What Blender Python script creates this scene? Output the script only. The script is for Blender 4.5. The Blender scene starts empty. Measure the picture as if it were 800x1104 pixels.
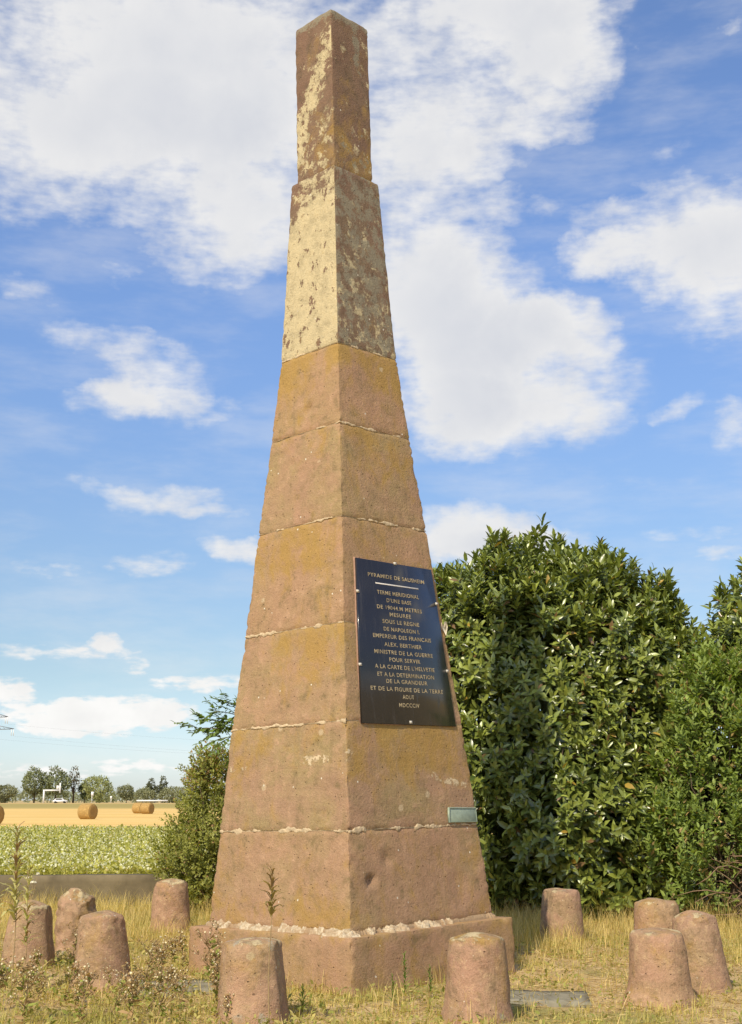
import bpy, math, random
import numpy as np
from mathutils import Vector, Matrix, noise

random.seed(7)
RNG = np.random.default_rng(11)
SC = bpy.context.scene
COL = SC.collection
R = math.radians

# ------------------------------------------------------------------ camera
cam_d = bpy.data.cameras.new('camera')
cam = bpy.data.objects.new('camera', cam_d)
COL.objects.link(cam)
cam.location = (0, 0, 1.6)
cam.rotation_euler = (R(90 + 12.644), 0, 0)
cam_d.sensor_fit = 'VERTICAL'
cam_d.sensor_height = 24.0
cam_d.lens = 30.105
cam_d.clip_start = 0.05
cam_d.clip_end = 8000
SC.camera = cam

# ------------------------------------------------------------------ sun, sky, exposure
SUN_AZ = 205.0      # degrees clockwise from +Y
SUN_EL = 43.0
SUN_STRENGTH = 4.45
SKY_STRENGTH = 0.125
EXPOSURE = 0.06
sd = Vector((math.sin(R(SUN_AZ)) * math.cos(R(SUN_EL)), math.cos(R(SUN_AZ)) * math.cos(R(SUN_EL)), math.sin(R(SUN_EL))))
sun_d = bpy.data.lights.new('sun', 'SUN')
sun_d.energy = SUN_STRENGTH
sun_d.angle = R(0.5)
sun_d.color = (1.0, 0.89, 0.70)
sun = bpy.data.objects.new('sun', sun_d)
COL.objects.link(sun)
sun.rotation_euler = (-sd).to_track_quat('-Z', 'Y').to_euler()
sun.location = (-8, -12, 20)
SC.view_settings.view_transform = 'Standard'
SC.view_settings.look = 'None'
SC.view_settings.exposure = EXPOSURE
SC.view_settings.gamma = 1.0
SC.view_settings.use_curve_mapping = False
SC.cycles.max_bounces = 5
SC.cycles.diffuse_bounces = 3
SC.cycles.glossy_bounces = 2
SC.cycles.transmission_bounces = 3


class NG:
    """small helper for writing node trees"""
    def __init__(self, nt):
        self.nt = nt

    def put(self, sock, v):
        if v is None:
            return
        if isinstance(v, bpy.types.NodeSocket):
            self.nt.links.new(v, sock)
        else:
            if isinstance(v, (tuple, list)) and len(v) == 3 and sock.type == 'RGBA':
                v = (*v, 1.0)
            sock.default_value = v

    def math(self, op, a, b=None, c=None, clamp=False):
        n = self.nt.nodes.new('ShaderNodeMath')
        n.operation = op
        n.use_clamp = clamp
        for i, v in enumerate((a, b, c)):
            self.put(n.inputs[i], v)
        return n.outputs[0]

    def vec(self, op, a, b=None, s=None):
        n = self.nt.nodes.new('ShaderNodeVectorMath')
        n.operation = op
        self.put(n.inputs[0], a)
        self.put(n.inputs[1], b)
        if s is not None:
            self.put(n.inputs['Scale'], s)
        return n.outputs['Value'] if op in ('LENGTH', 'DISTANCE', 'DOT_PRODUCT') else n.outputs[0]

    def noise(self, vec, scale, detail=4, rough=0.55, dist=0.0, color=False):
        n = self.nt.nodes.new('ShaderNodeTexNoise')
        self.put(n.inputs['Vector'], vec)
        n.inputs['Scale'].default_value = scale
        n.inputs['Detail'].default_value = detail
        n.inputs['Roughness'].default_value = rough
        n.inputs['Distortion'].default_value = dist
        return n.outputs['Color'] if color else n.outputs['Fac']

    def vor(self, vec, scale, color=False):
        n = self.nt.nodes.new('ShaderNodeTexVoronoi')
        self.put(n.inputs['Vector'], vec)
        n.inputs['Scale'].default_value = scale
        return (n.outputs['Distance'], n.outputs['Color'])

    def step(self, v, a, b, lo=0.0, hi=1.0):
        n = self.nt.nodes.new('ShaderNodeMapRange')
        n.interpolation_type = 'SMOOTHSTEP'
        self.put(n.inputs[0], v)
        for i, q in enumerate((a, b, lo, hi)):
            self.put(n.inputs[i + 1], q)
        return n.outputs[0]

    def lin(self, v, a, b, lo=0.0, hi=1.0):
        n = self.nt.nodes.new('ShaderNodeMapRange')
        self.put(n.inputs[0], v)
        for i, q in enumerate((a, b, lo, hi)):
            self.put(n.inputs[i + 1], q)
        return n.outputs[0]

    def mix(self, f, a, b, mode='MIX'):
        n = self.nt.nodes.new('ShaderNodeMix')
        n.data_type = 'RGBA'
        n.blend_type = mode
        self.put(n.inputs[0], f)
        self.put(n.inputs[6], a)
        self.put(n.inputs[7], b)
        return n.outputs[2]

    def sep(self, v):
        n = self.nt.nodes.new('ShaderNodeSeparateXYZ')
        self.put(n.inputs[0], v)
        return n.outputs

    def comb(self, x, y, z):
        n = self.nt.nodes.new('ShaderNodeCombineXYZ')
        for i, v in enumerate((x, y, z)):
            self.put(n.inputs[i], v)
        return n.outputs[0]

    def attr(self, name):
        n = self.nt.nodes.new('ShaderNodeAttribute')
        n.attribute_name = name
        return n.outputs

    def bump(self, h, strength, dist):
        n = self.nt.nodes.new('ShaderNodeBump')
        n.inputs['Strength'].default_value = strength
        n.inputs['Distance'].default_value = dist
        self.put(n.inputs['Height'], h)
        return n.outputs[0]


# clouds: azimuth, elevation, half width, half height (degrees), density
CLOUDS = [(-13.97, 31.07, 9.88, 3.61, 0.92), (-6.89, 32.38, 7.24, 3.64, 0.92), (-15.83, 26.78, 5.0, 2.25, 0.8), (-7.32, 24.77, 3.94, 2.04, 0.92), (-5.17, 27.2, 3.12, 3.09, 0.83), (-10.32, 28.44, 4.82, 1.88, 0.8), (5.52, 32.45, 6.15, 2.55, 0.92), (9.59, 31.84, 2.69, 1.64, 0.8), (7.4, 33.98, 5.02, 1.07, 0.83), (3.17, 28.79, 4.06, 1.71, 0.87), (8.58, 29.24, 2.45, 0.9, 0.83), (2.45, 25.32, 3.56, 3.73, 0.92), (3.51, 21.51, 4.8, 2.62, 0.92), (7.57, 18.96, 4.27, 2.43, 0.92), (5.59, 16.78, 4.69, 1.56, 0.92), (3.91, 18.87, 2.59, 3.67, 0.83), (8.7, 20.72, 2.57, 1.4, 0.83), (14.82, 24.21, 4.37, 2.11, 0.97), (17.18, 22.42, 3.63, 2.69, 0.92), (10.97, 23.68, 2.14, 0.86, 0.7), (7.13, 25.76, 1.76, 0.78, 0.35), (10.2, 25.77, 2.6, 0.46, 0.3), (13.89, 16.87, 1.47, 0.48, 0.65), (16.72, 15.71, 1.34, 0.95, 0.7), (4.85, 11.78, 2.68, 1.32, 1.35), (6.92, 10.99, 2.49, 0.82, 0.9), (-13.11, 20.05, 2.28, 0.71, 0.6), (-10.1, 18.43, 2.61, 1.45, 0.85), (-11.93, 17.24, 1.82, 0.8, 0.75), (-8.15, 17.1, 2.96, 0.73, 0.55), (-9.07, 13.19, 2.4, 0.74, 0.85), (-12.37, 13.45, 1.63, 0.32, 0.4), (-6.76, 12.64, 1.67, 0.33, 0.4), (-5.96, 11.01, 1.5, 0.58, 0.8), (-9.98, 10.22, 1.55, 0.49, 0.55), (-14.0, 9.95, 2.37, 0.32, 0.35), (-15.8, 21.32, 1.3, 0.54, 0.5), (-11.99, 22.63, 1.27, 0.39, 0.4), (-13.85, 3.51, 1.74, 0.64, 0.85), (-12.5, 3.81, 1.12, 0.58, 0.85), (-9.74, 3.8, 1.96, 0.56, 0.85), (-15.56, 4.58, 1.0, 0.54, 0.85), (-11.3, 3.15, 2.36, 0.47, 0.45), (-14.2, 6.35, 3.89, 0.30, 0.34), (-11.53, 6.61, 0.64, 0.36, 0.8), (-12.22, 6.16, 2.37, 0.28, 0.30), (-7.57, 4.99, 2.02, 0.36, 0.5), (-10.29, 5.56, 0.72, 0.4, 0.5), (-14.68, 1.17, 2.28, 0.38, 0.35), (-10.44, 1.43, 2.35, 0.39, 0.4), (14.06, 11.15, 2.78, 0.36, 0.35), (12.17, 13.67, 3.66, 0.32, 0.2), (15.59, 10.28, 1.56, 0.32, 0.4), (-0.84, 11.07, 6.71, 0.58, 0.3), (14.18, 27.52, 1.7, 0.52, 0.3), (17.72, 32.21, 0.63, 0.42, 0.5)]
CLOUD_BRIGHT = 0.80


def build_world():
    w = bpy.data.worlds.new('World')
    SC.world = w
    w.use_nodes = True
    nt = w.node_tree
    nt.nodes.clear()
    g = NG(nt)
    out = nt.nodes.new('ShaderNodeOutputWorld')
    sky = nt.nodes.new('ShaderNodeTexSky')
    sky.sky_type = 'NISHITA'
    sky.sun_disc = False
    sky.sun_elevation = R(SUN_EL)
    sky.sun_rotation = R(SUN_AZ)
    sky.air_density = 1.0
    sky.dust_density = 0.6
    sky.ozone_density = 2.2
    bg = nt.nodes.new('ShaderNodeBackground')
    bg.inputs[1].default_value = SKY_STRENGTH
    tc = nt.nodes.new('ShaderNodeTexCoord')
    d = tc.outputs['Generated']
    x, y, z = g.sep(d)
    az = g.math('MULTIPLY', g.math('ARCTAN2', x, y), 57.2958)
    el = g.math('MULTIPLY', g.math('ARCSINE', z), 57.2958)
    p = g.comb(az, el, 0.0)
    # clear summer air: deep blue overhead, pale blue towards the horizon
    low = g.mix(g.step(el, 0.5, 6.0), (0.93, 1.02, 1.26), (0.86, 0.88, 0.91))
    gain = g.mix(g.step(el, 4.0, 26.0), low, (1.16, 1.25, 1.46))
    nt.links.new(g.mix(1.0, sky.outputs[0], gain, 'MULTIPLY'), bg.inputs[0])
    # two octave groups of domain warp keep the outlines ragged
    w1 = g.vec('SUBTRACT', g.noise(p, 0.22, 3, 0.5, color=True), (0.5, 0.5, 0.5))
    w2 = g.vec('SUBTRACT', g.noise(p, 0.9, 4, 0.6, color=True), (0.5, 0.5, 0.5))
    calm = g.lin(el, 3.0, 18.0, 0.30, 1.0)
    p2 = g.vec('ADD', p, g.vec('SCALE', g.vec('ADD', g.vec('MULTIPLY', w1, (3.6, 2.2, 0)), g.vec('MULTIPLY', w2, (1.5, 1.0, 0))), s=calm))
    dens = 0.0
    for (cx, cy, rx, ry, st) in CLOUDS:
        n = nt.nodes.new('ShaderNodeVectorMath')
        n.operation = 'MULTIPLY_ADD'
        nt.links.new(p2, n.inputs[0])
        n.inputs[1].default_value = (1 / rx, 1 / ry, 0)
        n.inputs[2].default_value = (-cx / rx, -cy / ry, 0)
        r2 = g.vec('DOT_PRODUCT', n.outputs[0], n.outputs[0])
        m = g.math('MAXIMUM', g.math('MULTIPLY_ADD', r2, -st / 1.8, st * 1.05), 0.0)
        dens = g.math('ADD', dens, m)
    # ordinary scattered clouds for the rest of the sky
    far = g.step(g.math('ABSOLUTE', az), 19.0, 30.0)
    up = g.step(el, 36.0, 42.0)
    elsewhere = g.math('MAXIMUM', far, up)
    sc_ = g.noise(g.vec('MULTIPLY', d, (1, 1, 2.4)), 2.6, 6, 0.55)
    other = g.math('MULTIPLY', elsewhere, g.step(sc_, 0.47, 0.66, 0.0, 1.2))
    other = g.math('MULTIPLY', other, g.step(el, -1.0, 3.0))
    dens = g.math('ADD', dens, other)
    fine = g.noise(g.vec('MULTIPLY', p, (1, 1.7, 1)), 0.75, 6, 0.50)
    fine2 = g.noise(g.vec('MULTIPLY', p, (0.6, 1.9, 1)), 2.4, 4, 0.5)
    edge = g.math('ADD', g.math('MULTIPLY', g.math('SUBTRACT', fine, 0.5), 1.35), g.math('MULTIPLY', g.math('SUBTRACT', fine2, 0.5), g.lin(el, 3.0, 12.0, 1.5, 0.5)))
    cov = g.math('ADD', dens, g.math('MULTIPLY', edge, g.step(dens, 0.0, 0.35)))
    alpha = g.math('MULTIPLY', g.step(cov, g.lin(el, 3.0, 12.0, 0.10, 0.0), g.lin(el, 3.0, 14.0, 0.62, 1.42)), 0.96)
    # thin veil everywhere
    veil = g.math('MULTIPLY', g.step(g.noise(g.vec('MULTIPLY', p, (0.35, 1.2, 1)), 0.35, 5, 0.6), 0.40, 0.78), 0.30)
    alpha = g.math('MAXIMUM', alpha, veil)
    body = g.noise(p, 0.45, 5, 0.55)
    thick = g.step(g.math('ADD', dens, g.math('MULTIPLY', g.math('SUBTRACT', body, 0.5), 1.6)), 0.9, 2.8, 1.04, 0.90)
    bval = g.math('MULTIPLY', g.math('MULTIPLY', g.lin(body, 0.3, 0.7, 0.94, 1.06), thick), g.math('MULTIPLY', g.step(el, 9.0, 3.0, 1.0, 1.12), CLOUD_BRIGHT))
    cbg = nt.nodes.new('ShaderNodeBackground')
    tint = g.mix(g.step(bval, 0.60, 0.92), (0.86, 0.90, 1.0), (1.0, 0.985, 0.96))
    nt.links.new(tint, cbg.inputs[0])
    nt.links.new(bval, cbg.inputs[1])
    ms = nt.nodes.new('ShaderNodeMixShader')
    nt.links.new(alpha, ms.inputs[0])
    nt.links.new(bg.outputs[0], ms.inputs[1])
    nt.links.new(cbg.outputs[0], ms.inputs[2])
    nt.links.new(ms.outputs[0], out.inputs[0])


build_world()

# ------------------------------------------------------------------ scene helpers

def tag(o, label=None, cat=None, group=None, kind=None):
    if label:
        o['label'] = label
    if cat:
        o['category'] = cat
    if group:
        o['group'] = group
    if kind:
        o['kind'] = kind
    return o


def empty(name, loc=(0, 0, 0), rz=0.0):
    o = bpy.data.objects.new(name, None)
    COL.objects.link(o)
    o.location = loc
    o.rotation_euler = (0, 0, rz)
    o.empty_display_size = 0.2
    return o


def mesh_obj(name, verts, faces, mat, parent=None, smooth=False, tint=None, attr='tint'):
    """verts (N,3); faces = list of tuples, or (flat index array, sizes array)"""
    me = bpy.data.meshes.new(name)
    verts = np.asarray(verts, dtype=np.float32)
    if isinstance(faces, tuple) and isinstance(faces[0], np.ndarray):
        flat, sizes = faces
    else:
        sizes = np.array([len(f) for f in faces], dtype=np.int32)
        flat = np.array([i for f in faces for i in f], dtype=np.int32)
    starts = np.concatenate([[0], np.cumsum(sizes)[:-1]]).astype(np.int32)
    me.vertices.add(len(verts))
    me.vertices.foreach_set('co', verts.ravel())
    me.loops.add(len(flat))
    me.loops.foreach_set('vertex_index', flat.astype(np.int32))
    me.polygons.add(len(sizes))
    me.polygons.foreach_set('loop_start', starts)
    if smooth:
        me.polygons.foreach_set('use_smooth', np.ones(len(sizes), dtype=bool))
    me.update(calc_edges=True)
    if tint is not None:
        a = me.attributes.new(attr, 'FLOAT_COLOR', 'POINT')
        t = np.asarray(tint, dtype=np.float32)
        if t.shape[1] == 3:
            t = np.concatenate([t, np.ones((len(t), 1), np.float32)], 1)
        a.data.foreach_set('color', t.ravel())
    o = bpy.data.objects.new(name, me)
    COL.objects.link(o)
    if mat:
        for m in (mat if isinstance(mat, list) else [mat]):
            me.materials.append(m)
    if parent:
        o.parent = parent
    return o


def unit(v):
    v = np.asarray(v, float)
    return v / np.maximum(np.linalg.norm(v, axis=-1, keepdims=True), 1e-9)


def frames(d, n):
    """matrices whose columns are leaf length, width and normal axes"""
    x = unit(d)
    z = unit(n - (n * x).sum(-1, keepdims=True) * x)
    y = np.cross(z, x)
    return np.stack([x, y, z], -1)


def scatter(tv, tf, M, P, tints=None, scale=None):
    """copies of one small template; returns verts, faces, tints"""
    tv = np.asarray(tv, float)
    N, V = len(P), len(tv)
    if scale is not None:
        M = M * np.asarray(scale, float)[:, None, :] if np.ndim(scale) == 2 else M * np.asarray(scale, float)[:, None, None]
    v = np.einsum('nij,vj->nvi', M, tv) + np.asarray(P)[:, None, :]
    fl = np.array([i for f in tf for i in f])
    sz = np.array([len(f) for f in tf])
    flat = (fl[None, :] + (np.arange(N) * V)[:, None]).ravel()
    sizes = np.tile(sz, N)
    t = None if tints is None else np.repeat(np.asarray(tints), V, axis=0)
    return v.reshape(-1, 3), (flat, sizes), t


def join(parts):
    vs, fl, sz, ts, off = [], [], [], [], 0
    for v, (f, s), t in parts:
        vs.append(v)
        fl.append(np.asarray(f) + off)
        sz.append(np.asarray(s))
        if t is not None:
            ts.append(t)
        off += len(v)
    return np.concatenate(vs), (np.concatenate(fl), np.concatenate(sz)), (np.concatenate(ts) if ts else None)


def tube(pts, radii, sides=6, tint=None):
    pts = np.asarray(pts, float)
    n = len(pts)
    radii = np.broadcast_to(np.asarray(radii, float), (n,))
    tan = unit(np.gradient(pts, axis=0))
    ref = np.where(np.abs(tan[:, 2:3]) > 0.9, np.array([[1., 0, 0]]), np.array([[0., 0, 1.]]))
    a = unit(np.cross(tan, ref))
    b = np.cross(tan, a)
    th = np.arange(sides) * 2 * math.pi / sides
    v = pts[:, None, :] + radii[:, None, None] * (np.cos(th)[None, :, None] * a[:, None, :] + np.sin(th)[None, :, None] * b[:, None, :])
    v = v.reshape(-1, 3)
    fl, sz = [], []
    for i in range(n - 1):
        for k in range(sides):
            k2 = (k + 1) % sides
            fl += [i * sides + k, i * sides + k2, (i + 1) * sides + k2, (i + 1) * sides + k]
            sz.append(4)
    fl += list(range(sides))[::-1]
    sz.append(sides)
    fl += [(n - 1) * sides + k for k in range(sides)]
    sz.append(sides)
    t = None if tint is None else np.tile(np.asarray(tint, float), (len(v), 1))
    return v, (np.array(fl), np.array(sz)), t


def box(cx, cy, cz, sx, sy, sz):
    x, y, z = sx / 2, sy / 2, sz / 2
    v = np.array([(-x, -y, -z), (x, -y, -z), (x, y, -z), (-x, y, -z), (-x, -y, z), (x, -y, z), (x, y, z), (-x, y, z)]) + np.array([cx, cy, cz])
    f = [(0, 3, 2, 1), (4, 5, 6, 7), (0, 1, 5, 4), (1, 2, 6, 5), (2, 3, 7, 6), (3, 0, 4, 7)]
    return v, (np.array([i for q in f for i in q]), np.array([4] * 6)), None


def fbm(p, o=4):
    return noise.fractal(Vector(p), 1.0, 2.0, o)      # roughly -1..1


# ------------------------------------------------------------------ materials

def new_mat(name):
    m = bpy.data.materials.new(name)
    m.use_nodes = True
    nt = m.node_tree
    nt.nodes.clear()
    out = nt.nodes.new('ShaderNodeOutputMaterial')
    return m, NG(nt), out


def principled(g, out, color, rough=0.85, normal=None, spec=0.3, metal=0.0):
    b = g.nt.nodes.new('ShaderNodeBsdfPrincipled')
    g.put(b.inputs['Base Color'], color)
    g.put(b.inputs['Roughness'], rough)
    b.inputs['Specular IOR Level'].default_value = spec
    b.inputs['Metallic'].default_value = metal
    if normal is not None:
        g.put(b.inputs['Normal'], normal)
    g.nt.links.new(b.outputs[0], out.inputs[0])
    return b


def obj_vec(g, spread=37.0):
    tc = g.nt.nodes.new('ShaderNodeTexCoord')
    oi = g.nt.nodes.new('ShaderNodeObjectInfo')
    off = g.math('MULTIPLY', oi.outputs['Random'], spread)
    return g.vec('ADD', tc.outputs['Object'], g.comb(off, g.math('MULTIPLY', off, 1.7), g.math('MULTIPLY', off, 0.6)))


def stone(name, c1, c2, cover, grey=(0.36, 0.33, 0.24), ochre=(0.385, 0.240, 0.065), blot=6.0, bumpd=0.024, flecks=0.0, mott=0.0):
    """sandstone; point attribute wear: R = pale crust, G = ochre lichen, B = grey lichen"""
    m, g, out = new_mat(name)
    v = obj_vec(g)
    wear = g.attr('wear')
    rr, gg, bb = g.sep(wear['Vector'])
    n1 = g.noise(v, 1.6, 6, 0.6)
    n2 = g.noise(v, 8.0, 7, 0.68)
    n3 = g.noise(v, 42.0, 5, 0.7)
    grain = g.noise(v, 160.0, 2, 0.6)
    strat = g.noise(g.vec('MULTIPLY', v, (1.2, 1.2, 9.0)), 1.7, 5, 0.6, dist=0.6)
    base = g.mix(g.step(n1, 0.36, 0.64), c1, c2)
    base = g.mix(g.step(strat, 0.45, 0.72, 0.0, 0.35), base, tuple(x * 0.72 for x in c1))
    oi = g.nt.nodes.new('ShaderNodeObjectInfo')
    base = g.mix(g.math('MULTIPLY', oi.outputs['Random'], 0.55), base, tuple(0.5 * (p_ + q_) * k_ for p_, q_, k_ in zip(c1, c2, (1.14, 1.00, 1.04))))
    drip = g.noise(g.vec('MULTIPLY', v, (4.0, 4.0, 0.45)), 1.8, 6, 0.62, dist=0.5)
    base = g.mix(g.step(drip, 0.53, 0.70, 0.0, 0.34), base, tuple(x * 0.66 for x in c2))
    base = g.mix(g.step(drip, 0.44, 0.28, 0.0, 0.35), base, tuple(min(1, x * 1.22) for x in c1))
    base = g.mix(g.step(n2, 0.52, 0.72, 0.0, 0.75), base, tuple(min(1, x * 1.34) for x in c1))
    base = g.mix(g.step(n2, 0.49, 0.30, 0.0, 0.75), base, tuple(x * 0.58 for x in c2))
    smut = g.noise(v, 3.4, 8, 0.72, dist=0.8)
    base = g.mix(g.step(smut, 0.56, 0.70, 0.0, 0.5), base, tuple(x * 0.60 for x in c2))
    if mott:
        m1 = g.noise(v, 15.0, 6, 0.7, dist=0.4)
        m2 = g.noise(v, 27.0, 4, 0.65)
        base = g.mix(g.step(m1, 0.53, 0.64, 0.0, 0.55), base, tuple(x * 0.52 for x in c2))
        base = g.mix(g.step(m1, 0.46, 0.36, 0.0, 0.55), base, tuple(min(1, x * 1.42) for x in c2))
        base = g.mix(g.step(m2, 0.66, 0.74, 0.0, 0.8), base, (0.66, 0.58, 0.43))
    pk = g.noise(v, 2.1, 7, 0.66, dist=0.5)
    base = g.mix(g.step(pk, 0.50, 0.62, 0.0, 0.45), base, tuple(x * k_ for x, k_ in zip(c1, (1.20, 1.12, 1.16))))
    # ochre lichen
    mo = g.step(g.math('ADD', g.math('MULTIPLY', g.math('SUBTRACT', g.noise(g.vec('MULTIPLY', v, (1, 1, 0.7)), 4.2, 9, 0.70, dist=0.5), 0.5), 3.4), gg), 0.10, 0.95)
    base = g.mix(g.math('MULTIPLY', mo, 0.78), base, ochre)
    # pale crust with blotchy rims
    vd, vc = g.vor(g.vec('ADD', v, g.vec('MULTIPLY', g.vec('SUBTRACT', g.noise(v, 9.0, 3, 0.6, color=True), (0.5, 0.5, 0.5)), (0.22, 0.22, 0.22))), blot)
    cellr = g.sep(vc)[0]
    nb = g.math('ADD', g.math('MULTIPLY', g.math('SUBTRACT', g.noise(v, blot * 0.8, 9, 0.7), 0.5), 1.5), g.math('MULTIPLY', g.math('SUBTRACT', cellr, 0.5), 0.32))
    cm = g.step(g.math('ADD', nb, g.math('MULTIPLY', g.math('SUBTRACT', rr, 0.5), 1.35)), -0.08 if flecks else -0.035, 0.12 if flecks else 0.05)
    cm = g.math('MULTIPLY', cm, g.step(rr, 0.0, 0.12))
    ccol = g.mix(g.step(n2, 0.30, 0.62), tuple(x * 0.80 for x in cover), tuple(min(1, x * 1.10) for x in cover))
    ccol = g.mix(g.step(n2, 0.55, 0.7, 0.0, 0.4), ccol, (0.47, 0.36, 0.18))
    if flecks:
        fl = g.math('ADD', g.math('MULTIPLY', g.noise(g.vec('MULTIPLY', v, (1, 1, 0.6)), 11.0, 5, 0.7), 1.0), g.math('MULTIPLY', n3, 0.22))
        cm = g.math('MULTIPLY', cm, g.step(fl, 0.735, 0.70))
    base = g.mix(cm, base, ccol)
    # grey lichen
    ng_ = g.math('ADD', g.math('MULTIPLY', g.math('SUBTRACT', g.noise(v, 7.3, 8, 0.7), 0.5), 1.4), g.math('SUBTRACT', bb, 0.5))
    gm = g.math('MULTIPLY', g.step(ng_, -0.04, 0.10), g.step(bb, 0.0, 0.1))
    base = g.mix(g.math('MULTIPLY', gm, 0.85), base, grey)
    # round lichen spots, small white dots, dark pits
    sd_, sc_ = g.vor(v, 5.2)
    sr = g.sep(sc_)
    spot = g.math('MULTIPLY', g.step(g.math('ADD', sd_, g.math('MULTIPLY', g.math('SUBTRACT', n3, 0.5), 0.25)), 0.19, 0.13), g.math('GREATER_THAN', sr[0], 0.90))
    base = g.mix(g.math('MULTIPLY', spot, 0.7), base, tuple(x * 0.9 for x in cover))
    wd, wc = g.vor(v, 15.0)
    wr = g.sep(wc)
    dot = g.math('MULTIPLY', g.step(g.math('ADD', wd, g.math('MULTIPLY', g.math('SUBTRACT', n3, 0.5), 0.3)), 0.17, 0.08), g.math('GREATER_THAN', wr[1], 0.94))
    base = g.mix(dot, base, (0.72, 0.66, 0.52))
    pd, pc = g.vor(g.vec('MULTIPLY', v, (1, 1, 1.6)), 22.0)
    pr = g.sep(pc)
    pit = g.math('MULTIPLY', g.step(g.math('ADD', pd, g.math('MULTIPLY', g.math('SUBTRACT', n3, 0.5), 0.4)), 0.22, 0.08), g.math('GREATER_THAN', pr[2], 0.85))
    base = g.mix(g.math('MULTIPLY', pit, 0.62), base, tuple(x * 0.30 for x in c1))
    base = g.mix(1.0, base, g.mix(g.lin(grain, 0.2, 0.8), (0.70, 0.70, 0.70), (1.25, 1.25, 1.25)), 'MULTIPLY')
    h = g.math('ADD', g.math('MULTIPLY', n2, 0.55), g.math('MULTIPLY', n3, 0.45))
    h = g.math('ADD', h, g.math('MULTIPLY', cm, 0.14))
    h = g.math('SUBTRACT', h, g.math('MULTIPLY', pit, 0.5))
    h = g.math('ADD', h, g.math('MULTIPLY', grain, 0.10))
    principled(g, out, base, 0.93, g.bump(h, 0.9, bumpd), 0.12)
    return m


def plain(name, color, rough=0.7, var=0.15, scale=20.0, spec=0.3, metal=0.0, bumpd=0.0):
    m, g, out = new_mat(name)
    v = obj_vec(g)
    n = g.noise(v, scale, 6, 0.65)
    col = g.mix(g.lin(n, 0.25, 0.75), tuple(x * (1 - var) for x in color), tuple(min(1, x * (1 + var)) for x in color))
    principled(g, out, col, rough, g.bump(n, 0.6, bumpd) if bumpd else None, spec, metal)
    return m


def leaf_mat(name, rough=0.4, trans=0.3, spec=0.4, vary=0.25):
    """leaf colour comes from the point attribute tint"""
    m, g, out = new_mat(name)
    t = g.attr('tint')['Color']
    tc = g.nt.nodes.new('ShaderNodeTexCoord')
    n = g.noise(tc.outputs['Object'], 3.0, 3, 0.6)
    col = g.mix(1.0, t, g.mix(n, (1 - vary,) * 3, (1 + vary,) * 3), 'MULTIPLY')
    b = g.nt.nodes.new('ShaderNodeBsdfPrincipled')
    g.put(b.inputs['Base Color'], col)
    b.inputs['Roughness'].default_value = rough
    b.inputs['Specular IOR Level'].default_value = spec
    tr = g.nt.nodes.new('ShaderNodeBsdfTranslucent')
    g.put(tr.inputs[0], g.mix(1.0, col, (1.5, 1.5, 0.55), 'MULTIPLY'))
    ms = g.nt.nodes.new('ShaderNodeMixShader')
    ms.inputs[0].default_value = trans
    g.nt.links.new(b.outputs[0], ms.inputs[1])
    g.nt.links.new(tr.outputs[0], ms.inputs[2])
    g.nt.links.new(ms.outputs[0], out.inputs[0])
    return m


M_STONE = stone('sandstone', (0.374, 0.234, 0.140), (0.356, 0.260, 0.124), (0.60, 0.47, 0.29))
M_CRUST = stone('crusted_sandstone', (0.195, 0.122, 0.080), (0.225, 0.160, 0.098), (0.535, 0.44, 0.255), blot=10.5, grey=(0.27, 0.235, 0.16), flecks=1.0)
M_BOLL = stone('pink_sandstone', (0.385, 0.235, 0.150), (0.395, 0.280, 0.150), (0.52, 0.41, 0.23), bumpd=0.03, mott=1.0)
M_MORTAR = plain('lime_mortar', (0.50, 0.385, 0.235), 0.95, 0.42, 26.0, 0.1, bumpd=0.014)
M_WHITE_MORTAR = plain('white_mortar', (0.70, 0.61, 0.43), 0.95, 0.38, 24.0, 0.1, bumpd=0.01)
M_JOINT = plain('dark_joint', (0.13, 0.075, 0.045), 0.95, 0.3, 30.0, 0.1)
M_CONC = plain('old_concrete', (0.165, 0.132, 0.078), 0.95, 0.6, 1.6, 0.15, bumpd=0.02)
M_SLAB = plain('grey_slab', (0.25, 0.225, 0.16), 0.97, 0.4, 9.0, 0.05, bumpd=0.008)
M_GOLD = plain('gilt_lettering', (0.44, 0.35, 0.20), 0.6, 0.6, 14.0, 0.2)
M_LINE = plain('pale_lettering', (0.72, 0.68, 0.60), 0.5, 0.15, 60.0, 0.4)
M_STUD = plain('fixing_metal', (0.56, 0.52, 0.43), 0.5, 0.2, 50.0, 0.4)
M_REBATE = plain('reddish_rebate', (0.36, 0.215, 0.145), 0.95, 0.25, 25.0, 0.1, bumpd=0.006)  # reddish tone for the sunlit rebate edge
M_BRONZE = plain('verdigris_plate', (0.30, 0.36, 0.27), 0.55, 0.25, 25.0, 0.4, 0.2, bumpd=0.003)
M_WHITE = plain('white_paint', (0.78, 0.77, 0.74), 0.5, 0.08, 3.0, 0.4)
M_STEEL = plain('galvanised_steel', (0.26, 0.28, 0.30), 0.5, 0.1, 3.0, 0.4, 0.5)
M_WIRE = plain('wire', (0.20, 0.22, 0.25), 0.6, 0.05, 3.0)
M_BARK = plain('bark', (0.11, 0.08, 0.055), 0.95, 0.35, 18.0, 0.1, bumpd=0.01)
M_TWIG = plain('dead_twig', (0.26, 0.17, 0.105), 0.95, 0.3, 18.0, 0.1)
M_GLASS = plain('car_glass', (0.03, 0.035, 0.04), 0.1, 0.1, 3.0, 0.6)
M_RUBBER = plain('rubber', (0.03, 0.03, 0.03), 0.8, 0.1, 3.0)
M_LAUREL = leaf_mat('laurel_leaf', 0.33, 0.16, 0.8)
M_LEAF = leaf_mat('leaf', 0.5, 0.34, 0.3)
M_FAR = leaf_mat('far_leaf', 0.7, 0.25, 0.1)
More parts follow.
